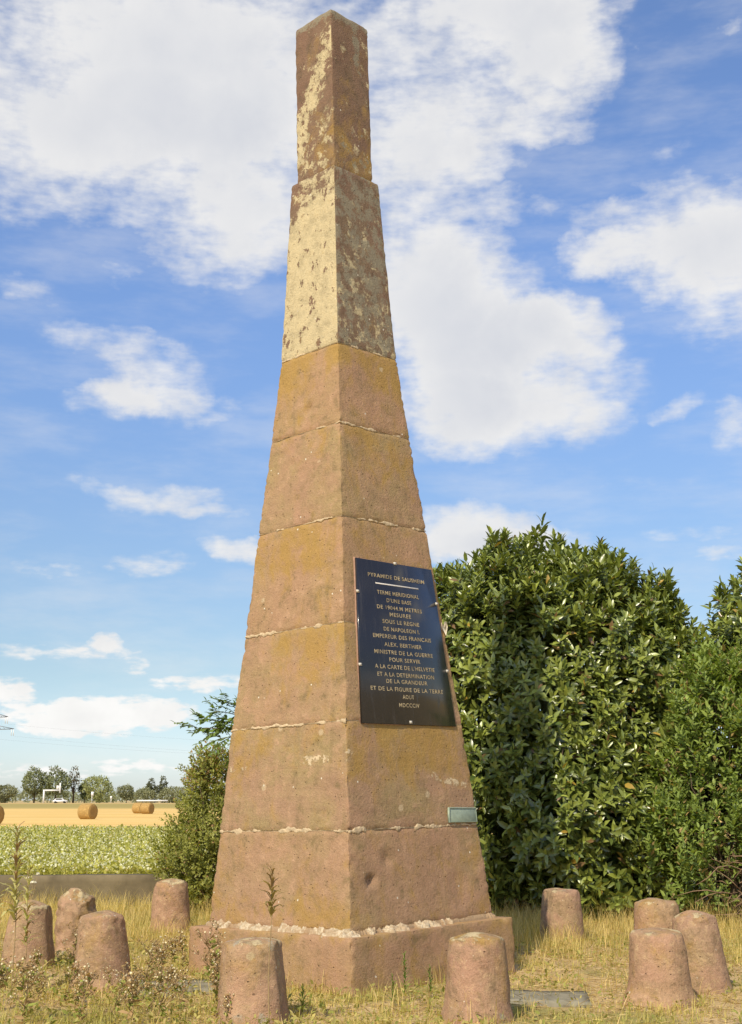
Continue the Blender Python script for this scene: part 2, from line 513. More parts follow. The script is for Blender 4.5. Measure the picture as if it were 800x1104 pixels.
M_GRASS = leaf_mat('grass_blade', 0.6, 0.35, 0.2)
M_DRY = leaf_mat('dry_plant', 0.8, 0.25, 0.1)


def black_stone():
    m, g, out = new_mat('polished_black_stone')
    v = obj_vec(g)
    n = g.noise(v, 3.0, 5, 0.6)
    n2 = g.noise(v, 90.0, 3, 0.6)
    col = g.mix(n, (0.012, 0.012, 0.015), (0.021, 0.021, 0.025))
    col = g.mix(g.step(n2, 0.62, 0.72, 0, 0.5), col, (0.05, 0.05, 0.055))
    run = g.noise(g.vec('MULTIPLY', v, (7.0, 7.0, 0.7)), 2.2, 6, 0.65)
    dust = g.step(run, 0.50, 0.72, 0, 0.55)
    col = g.mix(dust, col, (0.050, 0.046, 0.045))
    principled(g, out, col, g.math('ADD', g.lin(n, 0.3, 0.7, 0.10, 0.20), g.math('MULTIPLY', dust, 0.35)), g.bump(g.noise(v, 5.0, 2), 0.06, 0.01), 0.65)
    return m


M_BLACK = black_stone()


def ground_mat():
    m, g, out = new_mat('dry_ground')
    tc = g.nt.nodes.new('ShaderNodeTexCoord')
    v = tc.outputs['Object']
    n1 = g.noise(v, 0.55, 6, 0.6)
    n2 = g.noise(v, 4.0, 7, 0.68)
    n3 = g.noise(v, 60.0, 4, 0.7)
    straw = g.noise(g.vec('MULTIPLY', v, (1.0, 3.2, 1.0)), 45.0, 4, 0.7, dist=1.5)
    col = g.mix(g.step(n2, 0.35, 0.65), (0.47, 0.325, 0.15), (0.66, 0.485, 0.25))
    col = g.mix(g.step(n1, 0.48, 0.62, 0, 0.75), col, (0.25, 0.245, 0.06))
    col = g.mix(g.step(straw, 0.55, 0.68, 0, 0.7), col, (0.56, 0.43, 0.21))
    col = g.mix(g.step(straw, 0.42, 0.30, 0, 0.65), col, (0.17, 0.12, 0.06))
    col = g.mix(g.step(n3, 0.62, 0.75, 0, 0.6), col, (0.58, 0.48, 0.30))
    h = g.math('ADD', g.math('MULTIPLY', n2, 0.6), g.math('MULTIPLY', n3, 0.4))
    principled(g, out, col, 0.97, g.bump(h, 0.9, 0.04), 0.1)
    return m


def field_mat():
    m, g, out = new_mat('stubble')
    tc = g.nt.nodes.new('ShaderNodeTexCoord')
    v = tc.outputs['Object']
    rows = g.noise(g.vec('MULTIPLY', v, (0.05, 0.6, 1)), 0.5, 5, 0.6)
    n = g.noise(v, 0.05, 5, 0.6)
    n2 = g.noise(v, 1.6, 5, 0.7)
    col = g.mix(g.step(rows, 0.35, 0.65), (0.64, 0.41, 0.125), (0.80, 0.545, 0.19))
    col = g.mix(g.step(n, 0.45, 0.7, 0, 0.5), col, (0.74, 0.54, 0.23))
    col = g.mix(g.step(n2, 0.55, 0.7, 0, 0.3), col, (0.50, 0.34, 0.12))
    y = g.sep(v)[1]
    far = g.step(g.math('ADD', y, g.math('MULTIPLY', g.math('SUBTRACT', n, 0.5), 40.0)), 205.0, 250.0, 0, 0.75)
    col = g.mix(far, col, (0.27, 0.24, 0.075))
    rim = g.step(y, 335.0, 350.0, 0, 0.8)
    col = g.mix(rim, col, (0.58, 0.40, 0.16))
    principled(g, out, col, 0.97, None, 0.1)
    return m


M_GROUND = ground_mat()
M_STUBBLE = field_mat()
M_CROPBASE = plain('crop_floor', (0.22, 0.22, 0.06), 0.95, 0.35, 2.0, 0.1)


# ------------------------------------------------------------------ the setting
def ground_z(x, y):
    t = min(max((y - 150.0) / 250.0, 0), 1)
    z = 0.69 * t * t * (3 - 2 * t)
    if y < 60:
        z += 0.035 * noise.noise(Vector((x * 0.7, y * 0.7, 3.1))) + 0.018 * noise.noise(Vector((x * 2.3, y * 2.3, 8.0)))
    return z


def axis(*segs):
    a = []
    for lo, hi, n in segs:
        a += list(np.linspace(lo, hi, n, endpoint=False))
    a.append(segs[-1][1])
    return np.array(a)


def sheet(name, xs, ys, lift, mat):
    v = np.array([(x, y, ground_z(x, y) + lift) for y in ys for x in xs])
    nx, ny = len(xs), len(ys)
    f = [(j * nx + i, j * nx + i + 1, (j + 1) * nx + i + 1, (j + 1) * nx + i) for j in range(ny - 1) for i in range(nx - 1)]
    o = mesh_obj(name, v, f, mat, smooth=True)
    o['kind'] = 'structure'
    return o


sheet('ground', axis((-3000, -300, 6), (-300, -40, 10), (-40, -8, 16), (-8, 8, 100), (8, 40, 16), (40, 300, 10), (300, 3000, 6)),
      axis((-60, 0, 8), (0, 7, 10), (7, 22, 100), (22, 60, 12), (60, 150, 8), (150, 400, 22), (400, 3000, 10)), 0.0, M_GROUND)
sheet('stubble_field', axis((-260, 160, 42)), axis((56, 150, 12), (150, 400, 30), (400, 408, 2)), 0.06, M_STUBBLE)
sheet('crop_field', axis((-60, 30, 60)), axis((22.2, 56, 34)), 0.09, M_CROPBASE)

# ------------------------------------------------------------------ obelisk
OB = Matrix.Translation((-0.178, 12.893, 0)) @ Matrix.Rotation(-0.02658, 4, 'Y') @ Matrix.Rotation(R(-44.4), 4, 'Z')
obelisk = empty('obelisk')
obelisk.matrix_world = OB
tag(obelisk, 'tall weathered sandstone obelisk of stacked courses with a black inscribed plaque', 'obelisk')


def rounded_square(w, rad, per_side=34):
    """points round a square of half width w, denser near the corners; returns xy, outward normal, side index, u along the side"""
    t = np.linspace(-1, 1, per_side)
    s = np.sign(t) * (1 - (1 - np.abs(t)) ** 1.5)
    pts = []
    for side, (nx, ny) in enumerate(((1, 0), (0, 1), (-1, 0), (0, -1))):
        tx, ty = -ny, nx
        for u in s[:-1] if True else s:
            e = w - rad
            x = nx * w + tx * u * w
            y = ny * w + ty * u * w
            cx = min(max(x, -e), e)
            cy = min(max(y, -e), e)
            d = Vector((x - cx, y - cy))
            if abs(x) > e and abs(y) > e and d.length > 1e-6:
                d.normalize()
                x, y = cx + d.x * rad, cy + d.y * rad
                n = d
            else:
                n = Vector((nx, ny))
            pts.append((x, y, n.x, n.y, side, u))
    return pts


def course(name, z0, z1, w0, w1, mat, seed, wear_fn, rough=0.007, chip=0.02, dents=(), cap_round=0.0, nz=26, rad=0.009, per=44):
    tz = np.linspace(-1, 1, nz)
    tz = (np.sign(tz) * (1 - (1 - np.abs(tz)) ** 1.6) + 1) / 2
    V, W = [], []
    ring = None
    for t in tz:
        z = z0 + (z1 - z0) * t
        w = w0 + (w1 - w0) * t
        arris = max(0.0, 1 - min(t, 1 - t) * (z1 - z0) / 0.03)
        pts = rounded_square(w, rad + 0.004 * (1 + noise.noise(Vector((seed, z * 3, 0)))), per)
        ring = len(pts)
        for (x, y, nx, ny, side, u) in pts:
            p = Vector((x * 1.0, y * 1.0, z))
            d = rough * fbm(p * 3.0 + Vector((seed, 0, 0)), 5)
            edge = max(0.0, 1 - (1 - abs(u)) * w / 0.06)
            c = 0.45 * max(0.0, noise.noise(p * 7.0 + Vector((0, seed, 0)))) + 0.75 * max(0.0, noise.noise(p * 19.0)) + 0.4 * max(0.0, noise.noise(p * 41.0))
            d -= edge * chip * c * 1.6
            d -= arris * (0.006 + chip * 0.8 * max(0.0, noise.noise(p * 9.0 + Vector((0, 0, seed)))))
            for (dx, dy, dz, dr, dd) in dents:
                q = (p - Vector((dx, dy, dz))).length
                if q < dr:
                    d -= dd * (1 - (q / dr) ** 2) ** 1.5 * (1 + 0.4 * noise.noise(p * 30))
            V.append((x + nx * d, y + ny * d, z))
            W.append(wear_fn(side, u, t, z, x, y))
    F = []
    for j in range(nz - 1):
        for i in range(ring):
            i2 = (i + 1) % ring
            F.append((j * ring + i, j * ring + i2, (j + 1) * ring + i2, (j + 1) * ring + i))
    top = (nz - 1) * ring
    # stepped-in cap rings so the top reads as worn stone
    last = top
    for k, s in enumerate((0.93, 0.7, 0.35)):
        for i in range(ring):
            x, y, z = V[top + i]
            V.append((x * s, y * s, z1 + cap_round * (1 - s) * 1.2 + 0.006 * noise.noise(Vector((x * s * 6, y * s * 6, seed)))))
            W.append(W[top + i])
        nl = top + (k + 1) * ring
        for i in range(ring):
            i2 = (i + 1) % ring
            F.append((last + i, last + i2, nl + i2, nl + i))
        last = nl
    F.append(tuple(last + i for i in range(ring)))
    F.append(tuple(range(ring))[::-1])
    return mesh_obj(name, V, F, mat, obelisk, True, W, 'wear')


LV_Z = [10.0456, 8.1500, 6.1216, 5.2476, 4.2705, 3.2246, 2.3042, 1.3385, 0.4900]
LV_W = [(0.2908, 0.2945), (0.3375, 0.4327), (0.4327, 0.513), (0.513, 0.6125), (0.6125, 0.7105), (0.7105, 0.811), (0.811, 0.8919), (0.8919, 0.9684)]
# side 0 = face turned to the right of the camera (+x), side 3 = face turned to the left (-y)


def sm(a, b, x):
    t = min(max((x - a) / (b - a), 0), 1)
    return t * t * (3 - 2 * t)


def wear_cap(side, u, t, z, x, y):
    if side == 3:      # u = +1 at the shared front edge
        diag = (u + 1) / 2 - (t - 0.30) * 1.7
        r = 0.38 * (1 - sm(0.0, 0.42, abs(diag - 0.10))) + 0.14 * (1 - sm(0.18, 0.5, t)) + 0.29
        return (r, 0.40 * (1 - sm(0.2, 0.6, t)), 0.62 * sm(0.87, 0.99, t))
    if side == 0:      # u = -1 at the shared front edge
        streak = 1 - sm(0.10, 0.42, abs(u - 0.25 - (1 - t) * 0.3))
        return (0.33 + 0.03 * (1 - t), 0.42 * (1 - sm(0.1, 0.6, t)), max(0.62 * sm(0.86, 0.98, t), 0.60 * streak * sm(0.55, 0.75, t), 0.40 * (1 - sm(0.2, 0.6, t))))
    return (0.2, 0.0, 0.4)


def wear_crust(side, u, t, z, x, y):
    if side == 3:
        r = 0.98 - 0.46 * sm(0.55, 1.0, t) - 0.30 * (1 - sm(-1.0, -0.35, u)) * sm(0.3, 0.8, t)
        return (r, 0.0, 0.0)
    if side == 0:
        return (0.30 + 0.20 * (1 - t), 0.0, 0.52)
    return (0.55, 0.0, 0.45)


def wear_course(oc_top, oc_all=0.1, blobs=(), streaks=0.0):
    def f(side, u, t, z, x, y):
        o = oc_all + oc_top * sm(0.35, 0.97, t)
        if side == 0:
            o += 0.06
        for (bs, bu, bt, ru, rt_, amp) in blobs:
            if bs == side:
                o += 0.62 * amp * max(0.0, 1 - ((u - bu) / (1.7 * ru)) ** 2 - ((t - bt) / (1.7 * rt_)) ** 2)
        r = 0.0
        if streaks and side in (0, 3):
            # pale water mark that arcs across both faces
            c = 2.02 - 0.10 * (1 + u) if side == 0 else 1.98 - 0.03 * (1 - u)
            if side == 0:
                c = 1.99 - 0.32 * ((1 + u) / 2) ** 1.5
            r = streaks * (1 - sm(0.02, 0.11, abs(z - c)))
        return (r, o, 0.0)
    return f


specs = [
    ('capstone', 0, M_CRUST, wear_cap, 0.006, 0.016, ()),
    ('stone_course', 1, M_CRUST, wear_crust, 0.006, 0.016, ()),
    ('stone_course', 2, M_STONE, wear_course(0.55, 0.05, ((3, -0.6, 0.6, 0.5, 0.5, 0.4), (0, 0.6, 0.6, 0.5, 0.6, 0.5))), 0.006, 0.016, ((0.05, -0.50, 5.50, 0.07, 0.025), (0.0, -0.5, 5.47, 0.05, 0.02))),
    ('stone_course', 3, M_STONE, wear_course(0.26, 0.02, ((0, 0.0, 0.7, 0.9, 0.4, 0.45),)), 0.006, 0.018, ((-0.15, -0.56, 4.95, 0.06, 0.02), (0.22, -0.55, 4.75, 0.035, 0.015))),
    ('stone_course', 4, M_STONE, wear_course(0.20, 0.02, ((3, -0.05, 0.78, 0.65, 0.26, 1.05), (3, 0.7, 0.3, 0.3, 0.4, 0.3))), 0.006, 0.018, ((0.2, -0.64, 3.98, 0.03, 0.015), (0.12, -0.67, 3.6, 0.04, 0.012))),
    ('stone_course', 5, M_STONE, wear_course(0.24, 0.02, ((3, 0.55, 0.82, 0.5, 0.30, 0.95), (0, 0.2, 0.85, 0.9, 0.3, 0.5))), 0.007, 0.020, ((-0.45, -0.76, 2.85, 0.04, 0.015),)),
    ('stone_course', 6, M_STONE, wear_course(0.22, 0.02, ((0, 0.1, 0.85, 0.9, 0.35, 0.95), (3, -0.7, 0.8, 0.3, 0.3, 0.5)), 0.36), 0.008, 0.022, ()),
    ('stone_course', 7, M_STONE, wear_course(0.0, 0.04, ((3, 0.65, 0.12, 0.45, 0.22, 1.0), (3, -0.8, 0.15, 0.3, 0.25, 0.7), (0, 0.6, 0.5, 0.5, 0.4, 0.3))), 0.010, 0.021, ((0.933, -0.66, 0.90, 0.070, 0.055), (0.92, -0.42, 1.08, 0.11, 0.03), (0.95, 0.5, 0.75, 0.2, 0.02))),
]
for i, (nm, k, mt, wf, rg, ch, dn) in enumerate(specs):
    zt, zb = LV_Z[k], LV_Z[k + 1]
    wt, wb = LV_W[k]
    o = course(nm, zb + 0.004, zt - 0.004, wb, wt, mt, 3.7 * i + 1, wf, rg, ch, dn, cap_round=0.03 if k == 0 else 0.0, nz=44,
               rad=0.007 if k > 0 else 0.012)
    if k == 0:
        o['label'] = 'dark brown narrow top block with a cream patch'
    if k == 1:
        o['label'] = 'pale block crusted with cream lichen'


def wear_plinth(side, u, t, z, x, y):
    return (0.10 * sm(0.8, 1, t), 0.12 + 0.2 * sm(0.8, 1, t), 0.0)


course('plinth', -0.2, 0.462, 1.122, 1.106, M_STONE, 77.0, wear_plinth, 0.010, 0.035, (), nz=24, rad=0.03, per=60)


def joint(name, z, w, slope, seed, cover, mat, depth=0.012, hmax=0.030, bias=None):
    """ragged smear of mortar round the shaft: patches where it was pointed, a thin recessed seam elsewhere"""
    V, F = [], []
    pts = rounded_square(w, 0.008, 300)
    n = len(pts)
    for (x, y, nx, ny, side, u) in pts:
        p = Vector((x, y, z))
        b = cover + (bias(side, u) if bias else 0.0)
        f = sm(0.44, 0.66, 0.5 + 0.55 * fbm(p * 4.6 + Vector((seed, 0, 0)), 6) + (b - 0.5) * 0.9)
        ju = max(0.0, 0.45 + 0.9 * fbm(p * 13 + Vector((0, seed, 0)), 5))
        jd = max(0.0, 0.40 + 0.9 * fbm(p * 13 + Vector((0, seed + 9, 0)), 5))
        rough = fbm(p * 45 + Vector((seed, 3, 0)), 3)
        hu = 0.0025 + f * hmax * ju
        hd = 0.0025 + f * hmax * jd * 1.1
        out = -0.009 + f * (0.0095 + depth * 0.22 * (0.5 + 0.6 * rough))
        wob = 0.004 * noise.noise(p * 4.0 + Vector((0, 0, seed)))
        for dz, o in ((-hd - 0.003, -0.014), (-hd, out * 0.5 - 0.001), (-hd * 0.4, out + 0.002 * f * rough), (hu * 0.4, out - 0.002 * f * rough), (hu, out * 0.5 - 0.001), (hu + 0.003, -0.014)):
            ww = -slope * dz
            V.append((x + nx * (o + ww), y + ny * (o + ww), z + dz + wob))
    for i in range(n):
        i2 = (i + 1) % n
        for k in range(5):
            F.append((i * 6 + k, i2 * 6 + k, i2 * 6 + k + 1, i * 6 + k + 1))
    return mesh_obj(name, V, F, mat, obelisk, False)


joint('mortar_joint', LV_Z[2], 0.4327, 0.09, 3.0, 0.45, M_MORTAR, 0.010, 0.014)
joint('mortar_joint', LV_Z[3], 0.513, 0.095, 8.0, 0.42, M_MORTAR, 0.010, 0.016)
joint('mortar_joint', LV_Z[4], 0.6125, 0.097, 13.0, 0.45, M_MORTAR, 0.012, 0.022, lambda s, u: 0.12 if s == 3 else -0.08)
joint('mortar_joint', LV_Z[5], 0.7105, 0.098, 18.0, 0.46, M_MORTAR, 0.014, 0.026, lambda s, u: 0.14 if s == 3 else -0.25)
joint('mortar_joint', LV_Z[6], 0.811, 0.095, 23.0, 0.40, M_MORTAR, 0.012, 0.024, lambda s, u: 0.08 if s == 3 else -0.25)
joint('mortar_joint', LV_Z[7], 0.8919, 0.09, 28.0, 0.55, M_MORTAR, 0.016, 0.034)
joint('mortar_joint', LV_Z[1], 0.2960, 0.02, 33.0, 0.35, M_MORTAR, 0.010, 0.012)


def fillet(name):
    """flaky pale mortar fillet in the angle between shaft and plinth, broken away in places"""
    w = 0.968
    pts = rounded_square(w, 0.006, 340)
    V, F = [], []
    m = 7
    keep = []
    for (x, y, nx, ny, side, u) in pts:
        p = Vector((x, y, 0.47))
        c = 0.40
        if side == 3:
            c += 0.34 * sm(-0.9, -0.35, u)
        elif side == 0:
            c += 0.34 * (1 - sm(-0.25, 0.3, u)) - 0.02
        f = sm(0.42, 0.66, 0.5 + 0.62 * fbm(p * 6.5 + Vector((5, 1, 0)), 6) + (c - 0.5) * 0.72)
        keep.append(f)
        ext = 0.016 + f * max(0.0, 0.060 + 0.085 * fbm(p * 11 + Vector((2, 0, 0)), 5))
        hgt = 0.038 + f * (0.010 + 0.034 * fbm(p * 14 + Vector((0, 7, 0)), 5))
        for k in range(m):
            t = k / (m - 1)
            o = -0.012 + (ext + 0.012) * t
            zz = 0.468 + hgt * (1 - t) ** 0.8
            q = Vector((x + nx * o, y + ny * o, zz))
            d = (0.013 * fbm(q * 24 + Vector((1, 2, 3)), 4) + 0.010 * noise.noise(q * 55)) * (0.25 + f) * (1.0 if 0 < k < m - 1 else 0.3)
            if k == m - 1:
                zz = 0.452
                d = 0
            V.append((x + nx * (o + d), y + ny * (o + d), zz + d))
    n = len(pts)
    for i in range(n):
        i2 = (i + 1) % n
        for k in range(m - 1):
            F.append((i * m + k, i2 * m + k, i2 * m + k + 1, i * m + k + 1))
    W = [(f, f, f) for f in keep for _ in range(m)]
    return mesh_obj(name, V, F, M_FILLET, obelisk, False, W, 'wear')


def fillet_mat():
    m, g, out = new_mat('fillet_mortar')
    v = obj_vec(g)
    f = g.sep(g.attr('wear')['Vector'])[0]
    n = g.noise(v, 30.0, 6, 0.7)
    n2 = g.noise(v, 9.0, 5, 0.7)
    col = g.mix(g.step(n, 0.35, 0.62), (0.40, 0.31, 0.19), (0.62, 0.52, 0.36))
    col = g.mix(g.step(n2, 0.46, 0.60, 0, 0.8), col, (0.42, 0.30, 0.18))
    col = g.mix(g.step(f, 0.75, 0.25), col, (0.36, 0.25, 0.145))
    principled(g, out, col, 0.95, g.bump(n, 1.0, 0.015), 0.1)
    return m


M_FILLET = fillet_mat()
fillet('mortar_bedding')

# black plaque on the right-hand face --------------------------------------
OBI = OB.inverted()
pl_w = [Vector(p) for p in ((-0.165, 12.087, 3.859), (0.587, 12.858, 3.876), (0.815, 12.832, 2.304), (-0.106, 11.889, 2.284))]
pl_l = [OBI @ p for p in pl_w]            # top left, top right, bottom right, bottom left
SLOPE = 0.0961
FN = Vector((1, 0, SLOPE)).normalized()
FU = Vector((0, 1, 0))
FV = FN.cross(FU)                          # up the face


def face_pt(yy, zz, out=0.0):
    """point on the right face at local y, local height z, lifted along the normal"""
    x = 0.9684 - SLOPE * (zz - 0.5089)
    return Vector((x, yy, zz)) + FN * out


def slab_on_face(name, corners, o0, o1, mat, parent, bev=0.004, round_noise=0.0):
    a = [face_pt(y, z, o0) for y, z in corners]
    c = Vector((0, sum(y for y, z in corners) / 4, sum(z for y, z in corners) / 4))
    b = [face_pt(y, z, o1 - bev) for y, z in corners]
    d = []
    for y, z in corners:
        yy = y + (bev if y < c.y else -bev)
        zz = z + (bev if z < c.z else -bev)
        d.append(face_pt(yy, zz, o1))
    V = a + b + d
    F = [(i, (i + 1) % 4, 4 + (i + 1) % 4, 4 + i) for i in range(4)] + [(4 + i, 4 + (i + 1) % 4, 8 + (i + 1) % 4, 8 + i) for i in range(4)] + [(8, 9, 10, 11), (3, 2, 1, 0)]
    F = [tuple(reversed(f)) for f in F]
    return mesh_obj(name, [tuple(v) for v in V], F, mat, parent)


pc = [(p.y, p.z) for p in pl_l]
grow = 0.010
rebate = [(pc[0][0] - grow, pc[0][1] + grow), (pc[1][0] + grow, pc[1][1] + grow * 0.8), (pc[2][0] + grow, pc[2][1] - grow * 0.5), (pc[3][0] - grow, pc[3][1] - grow * 0.5)]
plaque = slab_on_face('plaque', pc, -0.02, 0.034, M_BLACK, obelisk)
plaque['label'] = 'black polished plaque with gilt lettering'
slab_on_face('rebate_strip', rebate, -0.03, 0.014, M_REBATE, plaque, 0.006)  # added reddish strip standing in for the sunlit stone rebate round the plaque

ztop = (pc[0][1] + pc[1][1]) / 2
zbot = (pc[2][1] + pc[3][1]) / 2


def edges_at(z):
    t = (ztop - z) / (ztop - zbot)
    return (pc[0][0] + (pc[3][0] - pc[0][0]) * t, pc[1][0] + (pc[2][0] - pc[1][0]) * t)


LINES = [('PYRAMIDE DE SAUSHEIM', 0.094, 0.73), ('TERME MERIDIONAL', 0.198, 0.53), ("D'UNE BASE", 0.243, 0.31), ('DE 19044.M METRES', 0.289, 0.555),
         ('MESUREE', 0.331, 0.26), ('SOUS LE REGNE', 0.377, 0.445), ('DE NAPOLEON I.', 0.424, 0.43), ('EMPEREUR DES FRANCAIS', 0.470, 0.69),
         ('ALEX. BERTHIER', 0.519, 0.44), ('MINISTRE DE LA GUERRE', 0.567, 0.68), ('POUR SERVIR', 0.611, 0.355), ("A LA CARTE DE L'HELVETIE", 0.656, 0.68),
         ('ET A LA DETERMINATION', 0.703, 0.64), ('DE LA GRANDEUR', 0.743, 0.46), ('ET DE LA FIGURE DE LA TERRE', 0.790, 0.80), ('AOUT', 0.834, 0.125),
         ('MDCCCIV', 0.884, 0.22)]


def text_mesh(s):
    cu = bpy.data.curves.new('text', 'FONT')
    cu.body = s
    cu.align_x = 'CENTER'
    cu.align_y = 'CENTER'
    cu.size = 1.0
    cu.offset = 0.010
    cu.space_character = 1.12
    cu.resolution_u = 3
    ob = bpy.data.objects.new('text', cu)
    COL.objects.link(ob)
    dg = bpy.context.evaluated_depsgraph_get()
    dg.update()
    me = ob.evaluated_get(dg).to_mesh()
    v = np.array([q.co[:] for q in me.vertices])
    f = [tuple(p.vertices) for p in me.polygons]
    ob.evaluated_get(dg).to_mesh_clear()
    bpy.data.objects.remove(ob)
    bpy.data.curves.remove(cu)
    return v, f


tp = []
for s, fr, wd in LINES:
    v, f = text_mesh(s)
    z = ztop + (zbot - ztop) * fr
    e0, e1 = edges_at(z)
    mid = (e0 + e1) / 2
    sx = wd * (e1 - e0) / (v[:, 0].max() - v[:, 0].min())
    capz = v[:, 1].max() - v[:, 1].min()
    sy = 0.039 / 0.72
    vm = (v[:, 1].max() + v[:, 1].min()) / 2
    o = np.array(face_pt(mid, z, 0.0362))
    w = o + v[:, :1] * sx * np.array(FU) + (v[:, 1:2] - vm) * sy * np.array(FV)
    tp.append((w, (np.array([i for q in f for i in q]), np.array([len(q) for q in f])), None))
v, f, _ = join(tp)
mesh_obj('lettering', v, f, M_GOLD, plaque)
z = ztop + (zbot - ztop) * 0.143
e0, e1 = edges_at(z)
m0 = (e0 + e1) / 2
hw = 0.275 * (e1 - e0)
slab_on_face('divider_line', [(m0 - hw, z + 0.006), (m0 + hw, z + 0.006), (m0 + hw, z - 0.006), (m0 - hw, z - 0.006)], 0.030, 0.0365, M_LINE, plaque, 0.001)


def stud(yy, zz):
    parts = [box(0, 0, 0.006, 0.034, 0.026, 0.012), box(0, 0, 0.014, 0.020, 0.015, 0.004)]
    v, f, _ = join(parts)
    M = np.array([FU, FV, FN]).T
    o = np.array(face_pt(yy, zz, 0.027))
    return mesh_obj('fixing_stud', v @ M.T + o, f, M_STUD, plaque)


for fr, where in ((0.0, 'm'), (0.21, 'l'), (0.655, 'l'), (0.225, 'r'), (0.655, 'r'), (0.985, 'm')):
    z = ztop + (zbot - ztop) * fr
    e0, e1 = edges_at(z)
    stud({'l': e0 + 0.004, 'r': e1 - 0.006, 'm': (e0 + e1) / 2}[where], z)

# chipped pale mark beside the plaque's right edge
q = OBI @ Vector((0.735, 12.905, 3.287))
vs = [face_pt(q.y + a, q.z + b, 0.018) for a, b in ((-0.035, 0.06), (0.0, -0.02), (0.035, 0.075), (0.045, 0.02), (0.005, -0.075), (-0.05, 0.01))]
mesh_obj('mortar_chip', [tuple(p) for p in vs] + [tuple(p - FN * 0.03) for p in vs],
         [(0, 1, 4, 5), (1, 2, 3, 4)] + [(i, (i + 1) % 6, 6 + (i + 1) % 6, 6 + i) for i in range(6)], M_WHITE_MORTAR, obelisk)

# small verdigris plate
sp = [OBI @ Vector(p) for p in ((0.728, 12.616, 1.531), (1.008, 12.901, 1.527), (1.018, 12.890, 1.389), (0.728, 12.590, 1.389))]
sc4 = [(p.y, p.z) for p in sp]
small = slab_on_face('name_plate', sc4, -0.01, 0.022, M_BRONZE, obelisk, 0.004)
small['label'] = 'small grey green metal plate'
cy_, cz_ = sum(p[0] for p in sc4) / 4, sum(p[1] for p in sc4) / 4
rim = []
for a, b, c, d in ((0, 1, 0.92, 0), (1, 2, 0.92, 0), (2, 3, 0.92, 0), (3, 0, 0.92, 0)):
    p0, p1 = sc4[a], sc4[b]
    q0 = (cy_ + (p0[0] - cy_) * 0.95, cz_ + (p0[1] - cz_) * 0.88)
    q1 = (cy_ + (p1[0] - cy_) * 0.95, cz_ + (p1[1] - cz_) * 0.88)
    vv = [face_pt(*p0, 0.0225), face_pt(*p1, 0.0225), face_pt(*q1, 0.029), face_pt(*q0, 0.029), face_pt(*q1, 0.0225), face_pt(*q0, 0.0225)]
    rim.append((np.array([tuple(x) for x in vv]), (np.array([3, 2, 1, 0, 3, 5, 4, 2]), np.array([4, 4])), None))
v, f, _ = join(rim)
mesh_obj('raised_rim', v, f, M_BRONZE, small)

# ------------------------------------------------------------------ stone bollards

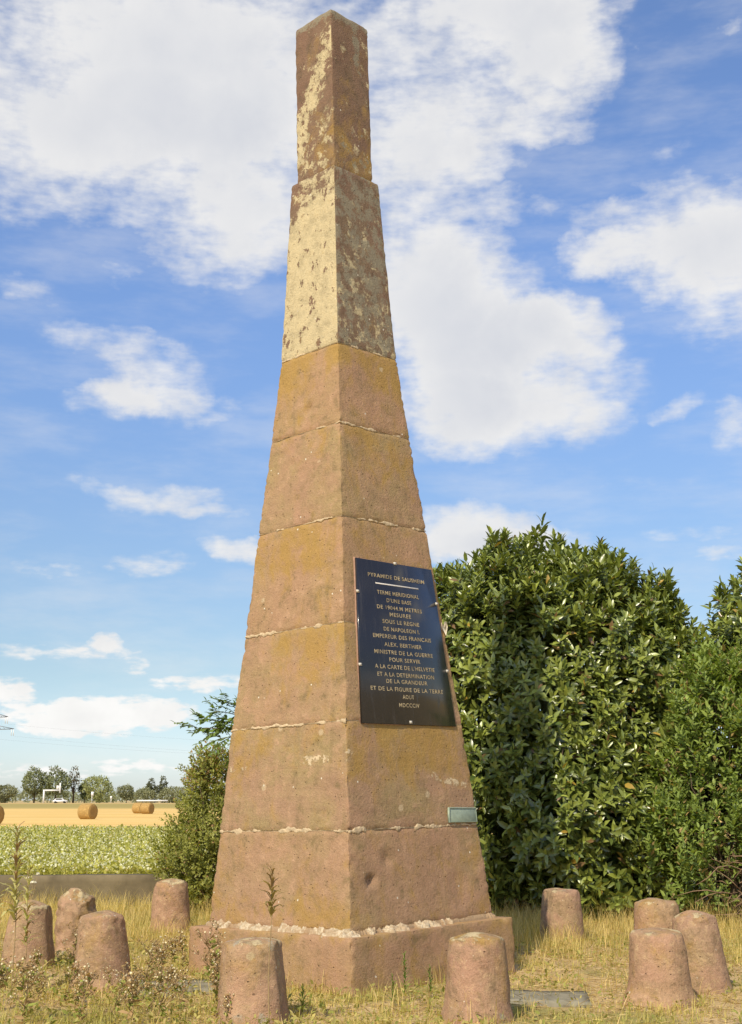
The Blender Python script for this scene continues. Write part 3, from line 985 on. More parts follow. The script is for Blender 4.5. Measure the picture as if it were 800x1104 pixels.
def bollard(x, y, h, rt, rb, label, seed, flats=(), tilt=(0, 0), dome=0.03, rough=0.010, broken=0.0, foot=0.0, top_oc=0.18, rz=0.0, foot_dir=0.0, grey=0.0):
    nth, nz = 56, 34
    V, W = [], []
    prof = []
    for t in np.linspace(0, 1, nz):
        prof.append((t, 1.0))
    cr = 0.035
    for a in np.linspace(0.25, 1, 4) * math.pi / 2:
        prof.append((1 + 0, math.cos(a)))
    z_bot = -0.12
    rows = []
    for t in np.linspace(0, 1, nz):
        z = z_bot + (h - cr - z_bot) * t
        tt = max(0, z) / h
        r = rb + (rt - rb) * (tt ** 0.9)
        rows.append((r, z, 0))
    for a in np.linspace(0.2, 1, 5) * math.pi / 2:
        rows.append((rt - cr + cr * math.cos(a), h - cr + cr * math.sin(a), math.sin(a)))
    for s in (0.75, 0.45, 0.15):
        rows.append(((rt - cr) * s, h + dome * (1 - s * s), 1))
    for j, (r, z, tp_) in enumerate(rows):
        for i in range(nth):
            th = 2 * math.pi * i / nth
            c, s = math.cos(th), math.sin(th)
            rr = r * (1 + 0.035 * noise.noise(Vector((c * 1.3, s * 1.3, seed))))
            for (fa, fd) in flats:
                dd = math.cos(th - R(fa))
                lim = (fd * (rb + (rt - rb) * max(0, z) / h))
                if dd > 0.05:
                    rr = min(rr, lim / dd)
            p = Vector((c * rr, s * rr, z))
            d = rough * fbm(p * 5 + Vector((seed, 0, 0)), 5) + 0.018 * noise.noise(p * 2.2 + Vector((0, seed, 0)))
            if broken:
                d += broken * 0.5 * fbm(p * 9 + Vector((0, 0, seed)), 5)
            if foot:
                near = max(0.0, math.cos(th - R(foot_dir))) if foot_dir else 1.0
                d += foot * (1 - sm(0.02, 0.16, z)) * (0.5 + 0.7 * noise.noise(Vector((c * 2, s * 2, seed)))) * near
            rim_ = sm(0.80, 0.97, z / h) * (1 if r > 0.1 else 0)
            d -= rim_ * (0.045 * max(0.0, noise.noise(p * 6.5 + Vector((0, seed, 4))) - 0.12) + 0.03 * max(0.0, noise.noise(p * 15 + Vector((seed, 2, 0))) - 0.1))
            zz = z
            if tp_ > 0:
                zz += 0.018 * noise.noise(Vector((c * rr * 6, s * rr * 6, seed))) * tp_
                if broken:
                    pass
            if r < 0.02:
                d = 0
            px_, py_, pz_ = c * (rr + d), s * (rr + d), zz
            if broken:
                # fracture faces
                for (ax, ay, az_, lim) in ((0.55, -0.20, 0.81, 0.560), (-0.60, -0.25, 0.76, 0.545), (0.12, -0.80, 0.59, 0.445), (0.20, 0.50, 0.84, 0.590), (0.96, -0.20, 0.19, 0.265), (-0.30, -0.66, 0.69, 0.500)):
                    e = px_ * ax + py_ * ay + pz_ * az_ - lim - 0.035 * noise.noise(Vector((px_ * 9, py_ * 9, pz_ * 9)))
                    if e > 0:
                        px_, py_, pz_ = px_ - ax * e, py_ - ay * e, pz_ - az_ * e
                q_ = noise.noise_vector(Vector((px_ * 13, py_ * 13, pz_ * 13))) * 0.020 * sm(0.2, 0.5, pz_)
                px_, py_, pz_ = px_ + q_.x, py_ + q_.y, pz_ + q_.z
            V.append((px_, py_, pz_))
            top = sm(0.86, 1.0, zz / h)
            W.append((0.36 * top + 0.10 + 0.10 * (1 - sm(0.0, 0.3, zz)), top_oc * top + 0.10, 0.14 + 0.22 * top + grey + 0.30 * (1 - sm(0.0, 0.22, zz))))
    F = []
    n = len(rows)
    for j in range(n - 1):
        for i in range(nth):
            i2 = (i + 1) % nth
            F.append((j * nth + i, j * nth + i2, (j + 1) * nth + i2, (j + 1) * nth + i))
    F.append(tuple((n - 1) * nth + i for i in range(nth)))
    F.append(tuple(range(nth))[::-1])
    o = mesh_obj('stone_bollard', V, F, M_BOLL, None, True, W, 'wear')
    o.location = (x, y, ground_z(x, y) - 0.01)
    o.rotation_euler = (R(tilt[0]), R(tilt[1]), R(rz))
    tag(o, label, 'bollard', 'worn sandstone bollards standing round the obelisk')
    return o


bollard(-3.36, 13.25, 0.585, 0.195, 0.265, 'reddish stone bollard cut by left frame edge, its right side sliced straight', 1.0, flats=((0, 0.86),), dome=0.05, tilt=(0, 1))
bollard(-3.18, 14.47, 0.62, 0.195, 0.225, 'broken rough topped stone bollard peeping out between two smooth ones at left', 2.3, broken=0.05, dome=0.05, rough=0.02)
bollard(-2.38, 11.96, 0.625, 0.205, 0.265, 'squat pink stone bollard among dry weeds in front of the broken one', 3.1, foot=0.05, dome=0.03, tilt=(0, -1), top_oc=0.25)
bollard(-2.49, 16.63, 0.635, 0.208, 0.262, 'smooth stone bollard in front of the low concrete wall left of the obelisk', 4.7, dome=0.03)
bollard(-0.86, 10.10, 0.580, 0.232, 0.282, 'front left stone bollard before the plinth with a flat cut right side', 5.9, grey=0.05, flats=((-12, 0.86),), dome=0.02, foot=0.04, foot_dir=200, tilt=(0, -2))
bollard(0.80, 10.10, 0.60, 0.205, 0.262, 'front stone bollard before the right plinth corner with yellow lichen on its round top', 6.4, dome=0.035, top_oc=0.55, foot=0.03)
bollard(2.24, 15.79, 0.57, 0.212, 0.262, 'stone bollard standing alone against the dark foot of the laurel', 7.2, flats=((205, 0.84),), dome=0.02)
bollard(2.96, 13.88, 0.59, 0.225, 0.265, 'half hidden pale topped stone bollard behind the other two at right', 8.8, dome=0.03, top_oc=0.3)
bollard(2.85, 11.68, 0.63, 0.190, 0.265, 'leaning stone bollard nearest the right frame edge, partly behind another', 9.5, dome=0.04, tilt=(0, -2.5), top_oc=0.3)
bollard(2.31, 10.88, 0.575, 0.212, 0.275, 'speckled stone bollard with a broad spreading foot in front of two others at right', 10.6, foot=0.10, dome=0.02)


# ------------------------------------------------------------------ slabs and low wall
def lump_box(x0, x1, y0, y1, z0, z1, seed, nx=12, ny=6, nz=3, amp=0.008):
    """closed box with slightly uneven faces"""
    gx, gy, gz = np.linspace(x0, x1, nx), np.linspace(y0, y1, ny), np.linspace(z0, z1, nz)
    idx, V, F = {}, [], []

    def vid(i, j, k):
        if (i, j, k) not in idx:
            p = Vector((gx[i], gy[j], gz[k]))
            q = noise.noise_vector(p * 3.0 + Vector((seed, 0, 0))) * amp + noise.noise_vector(p * 11.0 + Vector((seed, 0, 0))) * amp * 0.6
            idx[(i, j, k)] = len(V)
            V.append(tuple(p + q))
        return idx[(i, j, k)]
    for i in range(nx - 1):
        for j in range(ny - 1):
            F.append((vid(i, j, nz - 1), vid(i + 1, j, nz - 1), vid(i + 1, j + 1, nz - 1), vid(i, j + 1, nz - 1)))
            F.append((vid(i, j + 1, 0), vid(i + 1, j + 1, 0), vid(i + 1, j, 0), vid(i, j, 0)))
    for i in range(nx - 1):
        for k in range(nz - 1):
            F.append((vid(i, 0, k), vid(i + 1, 0, k), vid(i + 1, 0, k + 1), vid(i, 0, k + 1)))
            F.append((vid(i + 1, ny - 1, k), vid(i, ny - 1, k), vid(i, ny - 1, k + 1), vid(i + 1, ny - 1, k + 1)))
    for j in range(ny - 1):
        for k in range(nz - 1):
            F.append((vid(0, j + 1, k), vid(0, j, k), vid(0, j, k + 1), vid(0, j + 1, k + 1)))
            F.append((vid(nx - 1, j, k), vid(nx - 1, j + 1, k), vid(nx - 1, j + 1, k + 1), vid(nx - 1, j, k + 1)))
    return V, F


V, F = lump_box(-0.50, 0.50, -0.32, 0.32, -0.08, 0.035, 1.0)
o = mesh_obj('stone_slab', V, F, M_SLAB)
o.location = (-1.50, 11.75, ground_z(-1.5, 11.75))
o.rotation_euler = (0, 0, R(8))
tag(o, 'flat grey slab lying in the weeds left of the plinth', 'slab', 'grey slabs beside the plinth')
V, F = lump_box(-0.42, 0.42, -0.34, 0.34, -0.08, 0.022, 4.0)
o = mesh_obj('stone_slab', V, F, M_SLAB)
o.location = (1.36, 11.15, ground_z(1.36, 11.15))
o.rotation_euler = (0, 0, R(-6))
tag(o, 'flat grey slab lying in grass right of the plinth, behind the yellow topped bollard', 'slab', 'grey slabs beside the plinth')

V, F = lump_box(-11, 3.2, -0.13, 0.13, -0.2, 0.475, 9.0, nx=120, ny=3, nz=8, amp=0.014)
o = mesh_obj('low_wall', V, F, M_CONC)
o.location = (-3.3, 20.75, 0)
o.rotation_euler = (0, 0, R(9))
tag(o, 'low grey concrete wall between the dry grass and the green crop field', 'wall')

# ------------------------------------------------------------------ foliage
LEAF8 = np.array([(0, 0, 0), (0.26, 0, -0.02), (0.66, 0, -0.03), (1, 0, -0.12), (0.24, 0.15, 0.035), (0.66, 0.14, 0.02), (0.24, -0.15, 0.035), (0.66, -0.14, 0.02)])
LEAF8_F = [(0, 1, 4), (1, 2, 5, 4), (2, 3, 5), (0, 6, 1), (1, 6, 7, 2), (2, 7, 3)]
LEAF4 = np.array([(0, 0, 0), (0.45, 0.26, 0.05), (1, 0, -0.05), (0.45, -0.26, 0.05)])
LEAF4_F = [(0, 2, 1), (0, 3, 2)]
LEAFN = LEAF4 * np.array([1, 0.5, 1])


def rand_unit(n):
    return unit(RNG.normal(size=(n, 3)))


def envelope(lobes, n, lump=0.12, seed=0.0, back=0.3, inner=1.0, zmin=0.05):
    """points and outward directions on the surface of a union of lumpy ellipsoids"""
    C = np.array([l[:3] for l in lobes], float)
    S = np.array([l[3:6] for l in lobes], float)
    area = (S[:, 0] * S[:, 1] + S[:, 1] * S[:, 2] + S[:, 0] * S[:, 2])
    pick = RNG.choice(len(lobes), size=n * 4, p=area / area.sum())
    d = rand_unit(n * 4)
    k = np.array([1 + lump * noise.noise(Vector(tuple(q * 2.6)) + Vector((seed + w * 3.0, 0, 0))) * 1.6 + lump * 0.6 * noise.noise(Vector(tuple(q * 6.0)) + Vector((0, seed, w))) for q, w in zip(d, pick)])
    p = C[pick] + d * S[pick] * k[:, None] * inner
    nrm = unit(d / S[pick])
    ok = p[:, 2] > zmin
    for i in range(len(lobes)):
        q = (p - C[i]) / (S[i] * 0.93 * inner)
        ok &= ((q * q).sum(1) > 1) | (pick == i)
    ok &= (nrm[:, 1] < 0.45) | (RNG.random(len(p)) < back)
    p, nrm = p[ok][:n], nrm[ok][:n]
    return p, nrm


def shoots(p, d, nleaf, length, leaf, template, tf, tint_fn, a0=78, a1=28, wscale=1.0):
    """a twig of spirally set leaves at each point"""
    N = len(p)
    d = unit(d)
    a = unit(np.cross(d, rand_unit(N)))
    b = np.cross(d, a)
    ph = RNG.random(N) * 6.28
    parts = []
    for k in range(nleaf):
        f = (k + 0.5) / nleaf
        th = ph + k * 2.399
        rad = np.cos(th)[:, None] * a + np.sin(th)[:, None] * b
        al = np.radians(a0 + (a1 - a0) * f + RNG.normal(0, 9, N))[:, None]
        ld = d * np.cos(al) + rad * np.sin(al)
        ld[:, 2] -= 0.10 * (1 - f)
        nn = d * np.sin(al) - rad * np.cos(al) + 0.22 * RNG.normal(size=(N, 3))
        L = length * (0.55 + 0.0 * f) * (1 - 0.0)
        pos = p - d * (1 - f) * length + 0.0 * rad
        M = frames(ld, nn)
        s = leaf * RNG.uniform(0.58, 1.22, N) * (1 - 0.25 * max(0, f - 0.7) / 0.3)
        parts.append(scatter(template * np.array([1, wscale, 1]), tf, M, pos, tint_fn(N, f, p), s))
    return join(parts)


def stems(p, d, length, r, base=None):
    parts = []
    for q, e in zip(p, d):
        s = q - e * length
        parts.append(tube([s, q], [r, r * 0.5], 4))
    return join(parts)


def limbs(root, targets, r0, seed=0, sag=0.15, sides=6):
    """tapered branches from a root point to target points"""
    rnd = random.Random(seed)
    parts = []
    for t in targets:
        a, b = np.array(root, float), np.array(t, float)
        n = 8
        jit = np.array([[rnd.gauss(0, 1) for _ in range(3)] for _ in range(n)]) * 0.05 * np.linalg.norm(b - a)
        pts = []
        for i in range(n):
            f = i / (n - 1)
            q = a + (b - a) * f
            q[2] += sag * np.linalg.norm(b - a) * math.sin(math.pi * f) * 0.5
            q += jit[i] * math.sin(math.pi * f)
            pts.append(q)
        parts.append(tube(pts, np.linspace(r0, r0 * 0.2, n), sides))
    return join(parts)


def laurel_tint(n, f, p):
    base = np.array([0.070, 0.105, 0.025])
    new = np.array([0.30, 0.34, 0.060])
    k = np.clip(RNG.normal(0.20 + 0.50 * f, 0.26, n), 0, 1)[:, None]
    c = base * (1 - k) + new * k
    c *= RNG.uniform(0.75, 1.25, n)[:, None]
    y = RNG.random(n) < 0.007
    c[y] = np.array([0.42, 0.28, 0.05])
    y = RNG.random(n) < 0.015
    c[y] = np.array([0.20, 0.12, 0.05])
    return c


def laurel(name, loc, lobes, nshoot, label, seed, group=None):
    root = empty(name, loc)
    tag(root, label, 'laurel', group)
    p, nr = envelope(lobes, nshoot, 0.17, seed, 0.25)
    d = unit(nr * 0.85 + np.array([0, 0, 0.40]) + 0.40 * rand_unit(len(p)))
    # taller sprouting shoots over the top
    parts = [shoots(p, d, 12, 0.30, 0.165, LEAF8, LEAF8_F, laurel_tint, 88, 38, 1.12)]
    top = (nr[:, 2] > 0.35) & (RNG.random(len(p)) < 0.5)
    pt = p[top] + np.array([0, 0, 1.0]) * RNG.uniform(0.02, 0.13, top.sum())[:, None]
    dt = unit(np.array([0, 0, 1.0]) + 0.45 * nr[top] + 0.22 * rand_unit(top.sum()))
    parts.append(shoots(pt, dt, 11, 0.30, 0.18, LEAF8, LEAF8_F, laurel_tint, 72, 20, 1.1))
    for inner, fr in ((0.86, 0.45), (0.72, 0.30)):
        q, qn = envelope(lobes, int(nshoot * fr), 0.17, seed, 0.1, inner)
        parts.append(shoots(q, unit(qn + 0.5 * rand_unit(len(q)) + np.array([0, 0, 0.3])), 10, 0.30, 0.20, LEAF8, LEAF8_F, laurel_tint, wscale=1.3))
    # older foliage deep inside, tint darkened to paint in the gaps' shade
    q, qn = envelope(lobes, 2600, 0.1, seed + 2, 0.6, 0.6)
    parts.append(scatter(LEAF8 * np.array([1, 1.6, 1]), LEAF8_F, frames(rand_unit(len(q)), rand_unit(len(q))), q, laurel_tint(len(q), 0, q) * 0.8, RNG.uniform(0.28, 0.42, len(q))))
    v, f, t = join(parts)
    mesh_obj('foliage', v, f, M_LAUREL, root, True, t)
    tg = p[RNG.choice(len(p), 46, replace=False)] * 0.93
    br = [limbs((0.25 * math.cos(a), 0.25 * math.sin(a), -0.1), tg[i::6], 0.05, i, 0.1) for i, a in enumerate(np.arange(6) * 1.05)]
    v, f, _ = join(br)
    mesh_obj('branches', v, f, M_BARK, root, True)
    if len(pt):
        v, f, _ = stems(pt, dt, 0.34, 0.006)
        mesh_obj('twigs', v, f, M_LEAFSTEM, root)
    return root


M_LEAFSTEM = plain('green_stem', (0.12, 0.15, 0.04), 0.7, 0.2, 10.0)

laurel('cherry_laurel', (2.7, 19.6, 0),
       [(0.0, 0.3, 2.6, 2.15, 1.9, 2.62), (-0.75, 0.1, 3.45, 1.45, 1.5, 1.85), (0.55, 0.2, 3.2, 1.75, 1.6, 2.1), (1.25, 0.2, 2.65, 1.30, 1.5, 2.22), (-1.1, -0.1, 1.6, 1.3, 1.4, 1.75), (0.35, -0.7, 1.25, 1.7, 1.3, 1.45)],
       2400, 'huge glossy dark green cherry laurel bush filling the right behind the obelisk', 2.0)
laurel('cherry_laurel', (6.85, 19.2, 0),
       [(0.0, 0.2, 2.4, 2.0, 1.7, 2.4), (-0.75, 0.0, 3.35, 1.2, 1.3, 1.70), (0.6, 0.2, 3.4, 1.5, 1.5, 2.0)],
       1200, 'lighter glossy laurel bush cut by the right frame edge, its tip rising separately', 9.0)


# olive, finer leaved shrub leaning in front of the laurel at the right
def olive_tint(n, f, p):
    a, b, c3 = np.array([0.15, 0.215, 0.050]), np.array([0.30, 0.37, 0.085]), np.array([0.36, 0.25, 0.10])
    k = np.clip(RNG.normal(0.35 + 0.3 * f, 0.25, n), 0, 1)[:, None]
    c = a * (1 - k) + b * k
    w = RNG.random(n) < 0.07
    c[w] = c3
    return c * RNG.uniform(0.8, 1.2, n)[:, None]


root = empty('feathery_shrub', (4.95, 17.9, 0))
tag(root, 'paler olive small leaved shrub with dead twigs at its foot, before the laurel', 'shrub')
ol = [(0.0, 0.1, 1.7, 1.05, 0.9, 1.75), (-0.15, 0.0, 2.65, 0.7, 0.6, 0.95), (0.45, 0.1, 2.3, 0.9, 0.7, 1.3), (-0.55, 0.0, 1.25, 0.75, 0.7, 0.95)]
p, nr = envelope(ol, 1150, 0.34, 4.0, 0.3)
lowkeep = (p[:, 2] > 0.75) | (RNG.random(len(p)) < 0.25)
p, nr = p[lowkeep], nr[lowkeep]
d = unit(nr * 0.6 + np.array([0, 0, 0.9]) + 0.4 * rand_unit(len(p)))
parts = [shoots(p, d, 14, 0.42, 0.115, LEAF8, LEAF8_F, olive_tint, 66, 28, 1.25)]
q, qn = envelope(ol, 600, 0.2, 5.0, 0.2, 0.8)
parts.append(shoots(q, unit(qn + rand_unit(len(q)) * 0.6), 14, 0.4, 0.085, LEAF8, LEAF8_F, olive_tint))
v, f, t = join(parts)
mesh_obj('foliage', v, f, M_LEAF, root, False, t)
v, f, _ = join([limbs((0.1 * i - 0.2, 0, -0.1), p[RNG.choice(len(p), 9, replace=False)] * 0.95, 0.022, i, 0.05, 5) for i in range(5)])
mesh_obj('branches', v, f, M_BARK, root, True)
tw = []
rnd = random.Random(3)
for k in range(95):
    x0, y0 = rnd.uniform(-0.5, 1.1), rnd.uniform(-0.85, -0.1)
    a = rnd.uniform(-0.4, 3.5)
    L = rnd.uniform(0.35, 0.95)
    rise = rnd.uniform(0.05, 0.75)
    pts = [(x0 + math.cos(a) * L * s, y0 - 0.25 * s * rnd.random(), rnd.uniform(0.0, 0.06) + 0.9 * rnd.random() ** 2 * 0 + z_ + rise * L * s - 0.25 * s * s) for z_ in (rnd.uniform(0.05, 0.85),) for s in (0, 0.33, 0.66, 1)]
    tw.append(tube(pts, [0.008, 0.007, 0.005, 0.003], 4))
v, f, _ = join(tw)
o = mesh_obj('dead_twigs', v, f, M_TWIG, root)
o['label'] = 'bare brown twigs'


# shrub in front of the wall at the left
def left_tint(n, f, p):
    a, b, c3 = np.array([0.18, 0.20, 0.050]), np.array([0.37, 0.37, 0.09]), np.array([0.38, 0.24, 0.11])
    k = np.clip(RNG.normal(0.4 + 0.25 * f, 0.28, n), 0, 1)[:, None]
    c = a * (1 - k) + b * k
    w = RNG.random(n) < 0.04 + 0.14 * (np.asarray(p)[:, 2] > 1.75)
    c[w] = c3
    return c * RNG.uniform(0.75, 1.25, n)[:, None]


root = empty('thicket_shrub', (-1.95, 19.2, 0))
tag(root, 'bushy olive green shrub with reddish tips before the low wall, left of the obelisk', 'shrub')
lb = [(-0.25, 0.0, 0.95, 0.80, 0.75, 0.85), (-0.48, -0.05, 0.82, 0.62, 0.6, 0.62), (0.25, 0.0, 1.35, 0.75, 0.7, 1.0), (0.05, 0.0, 1.85, 0.45, 0.5, 0.62), (-0.38, 0.0, 1.72, 0.42, 0.5, 0.68)]
p, nr = envelope(lb, 1400, 0.26, 14.0, 0.4, zmin=0.12)
d = unit(nr * 0.9 + np.array([0, 0, 0.55]) + 0.5 * rand_unit(len(p)))
parts = [shoots(p, d, 16, 0.30, 0.058, LEAF8, LEAF8_F, left_tint, 70, 30, 1.5)]
q, qn = envelope(lb, 700, 0.2, 15.0, 0.2, 0.78)
parts.append(shoots(q, unit(qn + rand_unit(len(q)) * 0.7), 14, 0.3, 0.065, LEAF8, LEAF8_F, left_tint, wscale=1.5))
# long thin sprays reaching out at the top left
spr = [(-0.62, -0.1, 2.02), (-0.72, 0.0, 1.88), (-0.45, 0.0, 2.22), (-0.28, -0.1, 2.38), (-0.58, 0.1, 1.70), (-0.1, 0, 2.45), (-0.85, 0.0, 2.10), (-0.38, 0.05, 2.05)]
sp_st = []
for s in spr:
    b0 = np.array([0.05, 0, 1.45])
    e = np.array(s, float)
    pts = [b0 + (e - b0) * k + np.array([0, 0, 0.10 * math.sin(k * 3.1)]) for k in np.linspace(0, 1, 7)]
    sp_st.append(tube(pts, np.linspace(0.009, 0.003, 7), 4))
    pp = np.array(pts[2:])
    pp = np.repeat(pp, 4, axis=0) + RNG.normal(0, 0.035, (len(pp) * 4, 3))
    dd = unit(np.tile(e - b0, (len(pp), 1)) + 0.9 * rand_unit(len(pp)))
    parts.append(shoots(pp, dd, 7, 0.14, 0.05, LEAF8, LEAF8_F, left_tint, 70, 30, 1.4))
v, f, t = join(parts)
mesh_obj('foliage', v, f, M_LEAF, root, False, t)
v, f, _ = join([limbs((0.1 * i - 0.2, 0, -0.1), p[RNG.choice(len(p), 8, replace=False)] * 0.95, 0.02, i, 0.05, 5) for i in range(5)] + sp_st)
mesh_obj('branches', v, f, M_BARK, root, True)


# young tree whose leafy bough shows left of the obelisk
def bough_tint(n, f, p):
    c = np.tile(np.array([0.16, 0.225, 0.06]), (n, 1))
    return c * RNG.uniform(0.7, 1.35, n)[:, None]


root = empty('young_tree', (-1.10, 17.9, 0))
tag(root, 'young tree behind the obelisk, one leafy bough of pinnate leaves reaching out to the left', 'tree')
trunk_pts = [(0, 0, -0.1), (0.02, 0, 0.8), (-0.03, 0.02, 1.6), (0.0, 0.0, 2.3), (0.12, 0.02, 2.9), (0.2, 0.0, 3.3)]
v, f, _ = tube(trunk_pts, [0.05, 0.045, 0.04, 0.03, 0.02, 0.01], 7)
mesh_obj('trunk', v, f, M_BARK, root, True)
bparts, lparts = [], []
for (s, e) in (((0, 0, 2.2), (-1.28, -0.05, 2.56)), ((-0.02, 0, 2.3), (-1.05, 0.1, 2.80)), ((0, 0, 2.4), (-0.85, 0.0, 2.86)), ((0.0, 0, 2.2), (-0.95, -0.1, 2.42)), ((0.1, 0, 2.8), (-0.25, 0.05, 3.2)), ((0.1, 0, 2.7), (0.5, 0.1, 3.3)), ((-0.1, 0, 2.25), (-1.18, 0.12, 2.68))):
    s, e = np.array(s, float), np.array(e, float)
    pts = [s + (e - s) * k + np.array([0, 0, 0.12 * math.sin(k * 3.1)]) for k in np.linspace(0, 1, 8)]
    bparts.append(tube(pts, np.linspace(0.016, 0.004, 8), 5))
    for k in range(3, 8):
        for side in (-1, 1):
            q0 = np.array(pts[k])
            ax = unit((e - s) * 0.6 + np.array([0.1 * RNG.normal(), side * 0.5 * RNG.random(), 0.15 + 0.35 * RNG.normal()]))
            L = RNG.uniform(0.22, 0.36)
            rach = [q0 + ax * L * m + np.array([0, 0, -0.10 * m * m * L / 0.3]) for m in np.linspace(0, 1, 5)]
            bparts.append(tube(rach, [0.004, 0.003, 0.003, 0.002, 0.002], 4))
            n = 13
            ms = np.linspace(0.15, 1.0, n)
            P_ = q0 + ax * L * ms[:, None] + np.array([0, 0, -0.10]) * (ms ** 2)[:, None] * L / 0.3
            sg = np.where(np.arange(n) % 2 == 0, 1, -1)[:, None]
            lat = unit(np.cross(ax, np.array([0, 0, 1.0])))
            D_ = lat * sg + ax * 0.55 + np.array([0, 0, -0.35]) + 0.15 * RNG.normal(size=(n, 3))
            D_[-1] = ax
            lparts.append(scatter(LEAF8 * np.array([1, 1.25, 1]), LEAF8_F, frames(D_, np.tile(np.array([0, 0, 1.0]), (n, 1)) + 0.3 * RNG.normal(size=(n, 3))), P_, bough_tint(n, 0, None), RNG.uniform(0.085, 0.125, n)))
v, f, _ = join(bparts)
mesh_obj('limbs', v, f, M_BARK, root, True)
v, f, t = join(lparts)
mesh_obj('crown', v, f, M_LEAF, root, False, t)

# ------------------------------------------------------------------ crop beyond the wall
nn = 190000
yy = 22.3 + (56 - 22.3) * RNG.random(nn) ** 1.35
xx = -0.42 * yy + RNG.random(nn) * (0.42 * yy + 3.0)
zz = 0.10 + 0.40 * RNG.random(nn) ** 0.6 + 0.04 * RNG.normal(size=nn)
D_ = unit(RNG.normal(size=(nn, 3)) + np.array([0, 0, 0.55]))
Nn = unit(np.array([0, 0, 1.0]) + 0.7 * RNG.normal(size=(nn, 3)))
ct = np.array([0.50, 0.475, 0.12]) * RNG.uniform(0.55, 1.2, nn)[:, None]
dry = RNG.random(nn) < 0.10
ct[dry] = np.array([0.52, 0.44, 0.17])
parts = [scatter(LEAF4, LEAF4_F, frames(D_, Nn), np.stack([xx, yy, zz], 1), ct, RNG.uniform(0.045, 0.10, nn) * (0.75 + yy / 80))]
nf = 26000
yy = 22.3 + (56 - 22.3) * RNG.random(nf) ** 1.2
xx = -0.42 * yy + RNG.random(nf) * (0.42 * yy + 3.0)
zz = 0.42 + 0.14 * RNG.random(nf)
FL = np.array([(1, 0, 0), (0.31, 0.95, 0), (-0.81, 0.59, 0), (-0.81, -0.59, 0), (0.31, -0.95, 0)])
parts.append(scatter(FL, [(0, 1, 2, 3, 4)], frames(rand_unit(nf), np.array([0, -0.7, 0.8]) + 0.35 * RNG.normal(size=(nf, 3))), np.stack([xx, yy, zz], 1),
                     np.tile(np.array([0.74, 0.72, 0.50]), (nf, 1)) * RNG.uniform(0.75, 1.1, nf)[:, None], RNG.uniform(0.014, 0.028, nf)))
v, f, t = join(parts)
o = mesh_obj('crop_plants', v, f, M_GRASS, None, False, t)
tag(o, 'dense green crop with scattered white flowers beyond the low wall', 'crop', kind='stuff')

# ------------------------------------------------------------------ straw bales
def straw_mat():
    m, g, out = new_mat('baled_straw')
    tc = g.nt.nodes.new('ShaderNodeTexCoord')
    v = tc.outputs['Object']
    x, y, z = g.sep(v)
    rad = g.math('SQRT', g.math('ADD', g.math('MULTIPLY', y, y), g.math('MULTIPLY', z, z)))
    swirl = g.math('SINE', g.math('ADD', g.math('MULTIPLY', rad, 55.0), g.math('MULTIPLY', g.noise(v, 3.0, 3), 5.0)))
    n = g.noise(g.vec('MULTIPLY', v, (0.6, 3, 3)), 6.0, 6, 0.7)
    col = g.mix(g.step(n, 0.3, 0.7), (0.36, 0.225, 0.075), (0.62, 0.42, 0.155))
    col = g.mix(g.step(swirl, 0.2, 0.9, 0, 0.35), col, (0.24, 0.14, 0.05))
    ends = g.step(g.math('ABSOLUTE', x), 0.545, 0.57)
    col = g.mix(g.math('MULTIPLY', ends, 0.7), col, (0.33, 0.20, 0.07))
    principled(g, out, col, 0.95, g.bump(n, 0.9, 0.06), 0.1)
    return m


M_STRAW = straw_mat()


def bale_mesh():
    V, F = [], []
    n, r, L = 48, 0.66, 0.57
    rows = [(-L, 0.25), (-L - 0.03, 0.55), (-L, 0.93), (-L + 0.08, 1.0), (-0.3, 1.01), (0.3, 1.01), (L - 0.08, 1.0), (L, 0.93), (L + 0.03, 0.55), (L, 0.25)]
    for (x, k) in rows:
        for i in range(n):
            a = 2 * math.pi * i / n
            rr = r * k * (1 + 0.03 * noise.noise(Vector((x * 2, math.cos(a) * 3, math.sin(a) * 3))))
            zc = math.sin(a) * rr
            V.append((x, math.cos(a) * rr, max(zc, -0.62)))
    for j in range(len(rows) - 1):
        for i in range(n):
            i2 = (i + 1) % n
            F.append((j * n + i, j * n + i2, (j + 1) * n + i2, (j + 1) * n + i))
    F.append(tuple(range(n))[::-1])
    F.append(tuple((len(rows) - 1) * n + i for i in range(n)))
    return V, F


V, F = bale_mesh()
b0 = mesh_obj('straw_bale', V, F, M_STRAW, None, True)
for i, (x, y, rz, lab) in enumerate(((-23.5, 109.4, -27, 'large round straw bale in the middle of the stubble, right of the white frame'),
                                     (-25.8, 152.0, -24, 'far round straw bale at the right, facing its neighbour'),
                                     (-27.55, 156.5, -30, 'palest far round straw bale, half hidden left of its neighbour'),
                                     (-24.75, 86.0, -27, 'nearest round straw bale cut off by the left frame edge'))):
    o = b0 if i == 0 else b0.copy()
    if i:
        COL.objects.link(o)
    o.location = (x, y, ground_z(x, y) + 0.66)
    o.rotation_euler = (0, 0, R(rz))
    tag(o, lab, 'straw bale', 'round straw bales on the stubble field')

